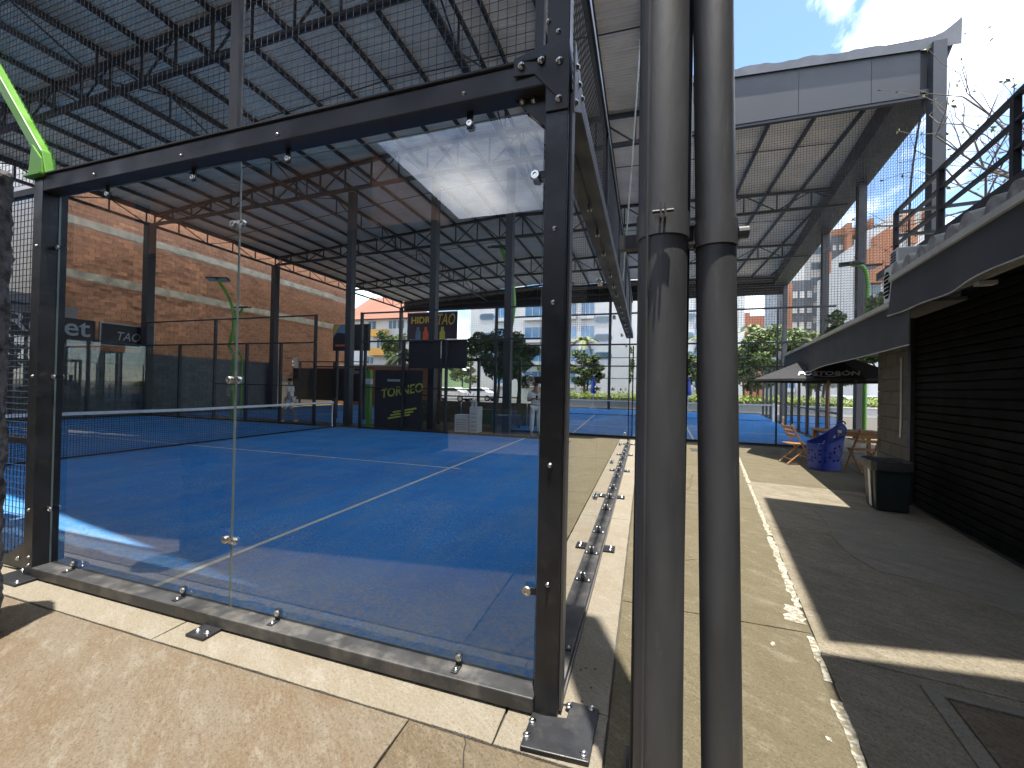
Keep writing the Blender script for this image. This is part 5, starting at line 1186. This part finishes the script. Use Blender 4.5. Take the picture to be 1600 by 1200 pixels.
for a, c, yt in ((1225, 1230, 445), (1282, 1289, 400), (1311, 1319, 358), (1346, 1352, 354)): MB().box((fx_(a, Y2), Y2-2.4, -.03), (fx_(c, Y2), Y2+8, tz(yt))).build('brick_edge', 'orangebrick', tw)
MB().box((fx_(1296, Y2), Y2-1, tz(373)), (fx_(1350, Y2), Y2+9, tz(362))).build('roof_block', 'orangebrick', tw)
Y3 = 110; ra = thing('red_apartments', 'distant red brick apartment block above the palms', 'building', (fx_(1190, Y3), Y3+6, 0))
block(ra, fx_(1159, Y3), fx_(1216, Y3), Y3, 12, fz_(1190, 493, Y3), 'redbrickfar', 5, 2.8, .35, .45, 'concfar')
MB().box((fx_(1165, Y3), Y3+1, fz_(1190, 493, Y3)), (fx_(1172, Y3), Y3+6, fz_(1190, 486, Y3))).build('water_tank', 'redbrickfar', ra)
gt = thing('grey_tower', 'plain grey concrete tower edge beside the far eave', 'building', (fx_(1220, 80), 84, 0)); block(gt, fx_(1212, 80), fx_(1228, 80), 80, 8, fz_(1220, 440, 80), 'darkclad', 1, 2.9, .2, .3)
Y4 = 60; stp = thing('stepped_apartments', 'orange brick and white apartment block with stepped balconies above the tiles', 'building', (fx_(1410, Y4), Y4+8, 0))
z4 = lambda y, x=1400: fz_(x, y, Y4)
MB().box((fx_(1344, Y4), Y4+2, -.03), (fx_(1430, Y4), Y4+14, z4(392))).build('wall', 'plasterwhite', stp)
MB().box((fx_(1372, Y4), Y4+3, -.03), (fx_(1480, Y4), Y4+14, z4(352))).build('wall', 'plasterwhite', stp)
MB().box((fx_(1418, Y4), Y4+4, -.03), (fx_(1500, Y4), Y4+14, z4(315))).build('wall', 'plasterwhite', stp)
for a, c, yt, yb, d in ((1346, 1380, 388, 410, 0), (1350, 1380, 422, 440, 0), (1378, 1396, 358, 386, 1), (1380, 1400, 392, 412, .5), (1400, 1416, 352, 376, 2), (1434, 1446, 326, 350, 2.5), (1440, 1452, 352, 372, 2.5), (1470, 1486, 318, 332, 3)):
    x0, x1 = fx_(a, Y4), fx_(c, Y4); o = MB().plate([(x0, Y4+d, z4(yb)), (x1, Y4+d, z4(yb)), (x1, Y4+d, z4(yt)+.8), (x0, Y4+d, z4(yt))], (0, 2.5, 0)).build('balcony', 'orangebrick', stp)
    MB().box((x0+.1, Y4+d+.6, z4(yb)-1.3), (x1-.1, Y4+d+.7, z4(yb)-.02)).build('window', 'glassdark', o)
hl = MB(); n = 60; vs = []
for i in range(n+1):
    x = -500+1000*i/n; vs += [(x, 330, -1), (x, 340, 20+14*noise.noise((i*.21, 0, 0))+6*noise.noise((i*.7, 3, 0)))]
hl.add(vs, [(2*i, 2*i+2, 2*i+3, 2*i+1) for i in range(n)]); struct(hl.build('hills', 'leafdark'))

# ------------------------------------------------------------------ cars on the road
def car(label, x, y, col, yaw=0):
    t = thing('parked_car', label, 'car', (x, y, 0), 'cars on the road behind'); Rm = Matrix.Rotation(yaw, 3, 'Z'); T = lambda p: Vector((x, y, .004))+Rm @ Vector(p)
    prof = [(-2.05, .35), (-2.08, .75), (-1.95, .92), (-1.35, 1.0), (-.75, 1.42), (.65, 1.45), (1.25, 1.02), (1.95, .95), (2.08, .75), (2.06, .35)]
    def shell(pr, w, nm, m): return MB().plate([T((a, -w, z)) for a, z in pr], Rm @ Vector((0, 2*w, 0))).build(nm, m, t, bevel=.05)
    shell(prof, .86, 'body', col)
    shell([(-1.22, 1.03), (-.72, 1.36), (.62, 1.39), (1.12, 1.05)], .872, 'window', 'glassdark')
    for a in (-1.3, 1.3):
        for s in (-1, 1):
            w = MB().tube([T((a, s*.70, .32)), T((a, s*.885, .32))], .32, 18).build('wheel', 'tyre', t, smooth=True); MB().tube([T((a, s*.886, .32)), T((a, s*.90, .32))], .19, 12).build('rim', 'cargrey', w)
    for s in (-.6, .6):
        MB().obox(T((-2.07, s, .72)), (.06, .32, .14), Rm).build('headlight', 'lampglass', t); MB().obox(T((2.07, s, .74)), (.06, .28, .14), Rm).build('tail_light', 'red', t)
car('white car on the road seen between the far cage posts', gp(1295, 37)[0], 37, 'carwhite'); car('silver car on the road half hidden by the block pier', gp(1345, 39)[0], 39, 'cargrey', .1)
car('white car on the road behind the terrace fence', gp(706, 36)[0], 36, 'carwhite'); car('second white car behind the terrace fence, further right', gp(748, 40)[0], 40, 'carwhite')

# ================================================================== PEOPLE
def skin(name, verts, edges, radii, m, parent, sub=2):
    og = ORG[parent]; me = bpy.data.meshes.new(name); me.from_pydata([tuple(Vector(v)-og) for v in verts], edges, []); me.materials.append(M[m])
    o = bpy.data.objects.new(name, me); COL.objects.link(o); o.parent = parent; ORG[o] = og
    sk = o.modifiers.new('skin', 'SKIN'); sk.use_smooth_shade = True; lay = me.skin_vertices[0] if me.skin_vertices else None
    if lay is None:
        bm = bmesh.new(); bm.from_mesh(me); bm.verts.layers.skin.verify(); bm.to_mesh(me); bm.free(); lay = me.skin_vertices[0]
    for i, r in enumerate(radii): lay.data[i].radius = r if isinstance(r, tuple) else (r, r)
    lay.data[0].use_root = True
    ss = o.modifiers.new('sub', 'SUBSURF'); ss.levels = sub; ss.render_levels = sub; return o
def person(label, base, yaw, J, shirt, trousers, shoes, short=False, sleeves=True):
    t = thing('person', label, 'person', base, 'people at the courts'); Rm = Matrix.Rotation(yaw, 3, 'Z'); T = lambda p: Vector(base)+Rm @ Vector(p)
    names = list(J); idx = {k: i for i, k in enumerate(names)}
    E_ = [('pel', 'wai'), ('wai', 'che'), ('che', 'nec'), ('nec', 'hea'), ('hea', 'top')]
    for s in 'lr': E_ += [('che', 'sho'+s), ('sho'+s, 'elb'+s), ('elb'+s, 'wri'+s), ('wri'+s, 'han'+s), ('pel', 'hip'+s), ('hip'+s, 'kne'+s), ('kne'+s, 'ank'+s), ('ank'+s, 'toe'+s)]
    Rr = dict(pel=(.15, .11), wai=(.13, .095), che=(.15, .11), nec=.055, hea=(.078, .092), top=.055)
    for s in 'lr': Rr.update({'sho'+s: .06, 'elb'+s: .042, 'wri'+s: .03, 'han'+s: .028, 'hip'+s: .085, 'kne'+s: .058, 'ank'+s: .038, 'toe'+s: .035})
    body = skin('body', [T(J[k]) for k in names], [(idx[a], idx[c]) for a, c in E_], [Rr[k] for k in names], 'skin', t)
    for s in 'lr':   # fingers and thumb, each a short chain from the hand
        h, w = Vector(J['han'+s]), Vector(J['wri'+s]); d = (h-w).normalized(); side = Vector((0, 1, 0)); b = MB()
        for k in range(4):
            o_ = side*(-.03+.02*k); L0 = (.065, .075, .07, .055)[k]; b.tube([T(h+o_), T(h+o_+d*L0*.6), T(h+o_+d*L0+Vector((.01, 0, -.015)))], [.009, .008, .006], 6)
        b.tube([T(w+d*.03+side*.03), T(w+d*.06+side*.055), T(w+d*.085+side*.05)], [.010, .009, .007], 6); b.build('fingers', 'skin', body, smooth=True)
    # clothes
    sv = ['pel', 'wai', 'che']+['sho'+s for s in 'lr']; mid = {}
    pts = [T(J[k]) for k in sv]; ed = [(0, 1), (1, 2), (2, 3), (2, 4)]; rr = [(.165, .125), (.155, .12), (.165, .125), .075, .075]
    for i, s in enumerate('lr'): pts.append(T(Vector(J['sho'+s]).lerp(Vector(J['elb'+s]), .75 if sleeves else .4))); ed.append((3+i, len(pts)-1)); rr.append(.066)
    skin('shirt', pts, ed, rr, shirt, t)
    pts = [T(Vector(J['pel'])+Vector((0, 0, .02)))]; ed = []; rr = [(.162, .122)]
    for s in 'lr':
        k = len(pts); ps = [J['hip'+s], J['kne'+s]]+([] if short else [Vector(J['ank'+s])+Vector((0, 0, .05))]); pts += [T(p) for p in ps]; ed.append((0, k)); ed += [(k+i, k+i+1) for i in range(len(ps)-1)]; rr += [.098, .078]+([] if short else [.065])
    skin('trousers', pts, ed, rr, trousers, t)
    for s in 'lr':
        a_, tt = Vector(J['ank'+s]), Vector(J['toe'+s]); h0 = Vector((a_.x, a_.y, tt.z)); skin('shoe', [T(h0-(tt-h0).normalized()*.05), T(h0.lerp(tt, .5)), T(tt+(tt-h0).normalized()*.03)], [(0, 1), (1, 2)], [(.045, .04), (.047, .04), (.035, .028)], shoes, t, 1)
    hc = Vector(J['hea']); b = MB(); vs = []; n_, m_ = 16, 8
    for j in range(m_+1):
        ph = math.pi*.55*j/m_
        for k in range(n_): th = 2*math.pi*k/n_; vs.append(T(hc+Vector((-.012+.098*math.sin(ph)*math.cos(th), .086*math.sin(ph)*math.sin(th), .03+.10*math.cos(ph)))))
    b.add(vs, [(j*n_+k, j*n_+(k+1) % n_, (j+1)*n_+(k+1) % n_, (j+1)*n_+k) for j in range(m_) for k in range(n_)]); b.build('hair', 'hair', t, smooth=True)
    f = MB().tube([T(hc+Vector((.085, 0, .0))), T(hc+Vector((.108, 0, -.025)))], [.008, .014], 6).build('nose', 'skin', body)
    for s in (-1, 1):
        MB().obox(T(hc+Vector((.084, s*.03, .012))), (.012, .022, .01), Rm).build('eye', 'hair', body); MB().obox(T(hc+Vector((0, s*.085, -.005))), (.035, .014, .055), Rm).build('ear', 'skin', body)
    MB().obox(T(hc+Vector((.086, 0, -.052))), (.01, .04, .008), Rm).build('mouth', 'red', body)
    return t
stand = dict(pel=(0, 0, .93), wai=(0, 0, 1.08), che=(0, 0, 1.32), nec=(.01, 0, 1.48), hea=(.03, 0, 1.60), top=(.02, 0, 1.68),
    shol=(0, .18, 1.38), elbl=(-.02, .25, 1.12), wril=(.20, .12, 1.18), hanl=(.27, .06, 1.20), shor=(0, -.18, 1.38), elbr=(-.02, -.25, 1.12), wrir=(.20, -.10, 1.20), hanr=(.27, -.04, 1.22),
    hipl=(0, .10, .90), knel=(.02, .11, .49), ankl=(0, .12, .09), toel=(.14, .14, .04), hipr=(0, -.10, .90), kner=(.03, -.11, .49), ankr=(0, -.12, .09), toer=(.14, -.15, .04))
walk = dict(stand); walk.update(elbl=(-.10, .24, 1.10), wril=(.05, .23, .90), hanl=(.10, .22, .84), elbr=(.02, -.25, 1.10), wrir=(.14, -.22, .90), hanr=(.19, -.21, .84),
    knel=(.16, .10, .50), ankl=(.20, .10, .09), toel=(.34, .10, .05), kner=(.0, -.10, .48), ankr=(-.24, -.10, .13), toer=(-.12, -.10, .04))
pA = py(449, 662, 10.75); person('person in a white T-shirt and shorts walking beyond the net', (pA.x, 10.85, 0), R(200), walk, 'cloth', 'cloth', 'white', short=True)
pB = py(836, 682, 10.75); person('person in white shirt and white trousers standing behind the far glass, hands at chest', (pB.x, 10.75, 0), R(-70), stand, 'cloth', 'cloth', 'clothdark')
ph = thing('phone', 'dark phone held at the chest of the person in white', 'phone', (pB.x+.10, 10.45, 1.18)); MB().box((pB.x+.07, 10.455, 1.17), (pB.x+.14, 10.465, 1.31)).build('case', 'black', ph, bevel=.004)

# ================================================================== BEHIND THE VIEWER (seen mirrored in the glass)
bb1 = thing('rear_brick_house', 'brick house behind the viewer mirrored in the front glass', 'building', (-12, -11, 0))
MB().box((-60, -24, 0), (-6.85, -7.6, 8.0)).build('wall', 'brick', bb1)
for y in (-9.5, -12.5, -15.5, -18.5):
    for z in (1.5, 4.6): MB().box((-6.84, y-.6, z), (-6.80, y+.6, z+1.4)).build('window', 'glassdark', bb1)
MB().box((-60.2, -24.2, 8.0), (-6.7, -7.4, 8.2)).build('roof_slab', 'behinddark', bb1)
bb2 = thing('rear_dark_building', 'dark rendered building behind the viewer closing the view in the front glass', 'building', (0, -16, 0))
MB().box((-6.8, -22, 0), (12, -12.5, 7.75)).build('wall', 'behinddark', bb2)
for x in (-5, -2, 1, 4): MB().box((x-.6, -12.49, 1.2), (x+.6, -12.45, 3.0)).build('window', 'glassdark', bb2)
MB().box((-7.0, -22, 7.75), (12.2, -12.2, 7.9)).build('roof_slab', 'behinddark', bb2)
low = thing('added_dark_shed', 'added low dark shed behind the viewer, darkening the lower reflection of the brick house', 'building', (-12, -7, 0))  # added to keep the lower reflection in the front glass dark
MB().box((-50, -7.3, 0), (-4.2, -6.4, 5.2)).build('wall', 'behinddark', low)
MB().box((-50, -7.4, 5.2), (-4.1, -6.3, 5.3)).build('roof_slab', 'behinddark', low)
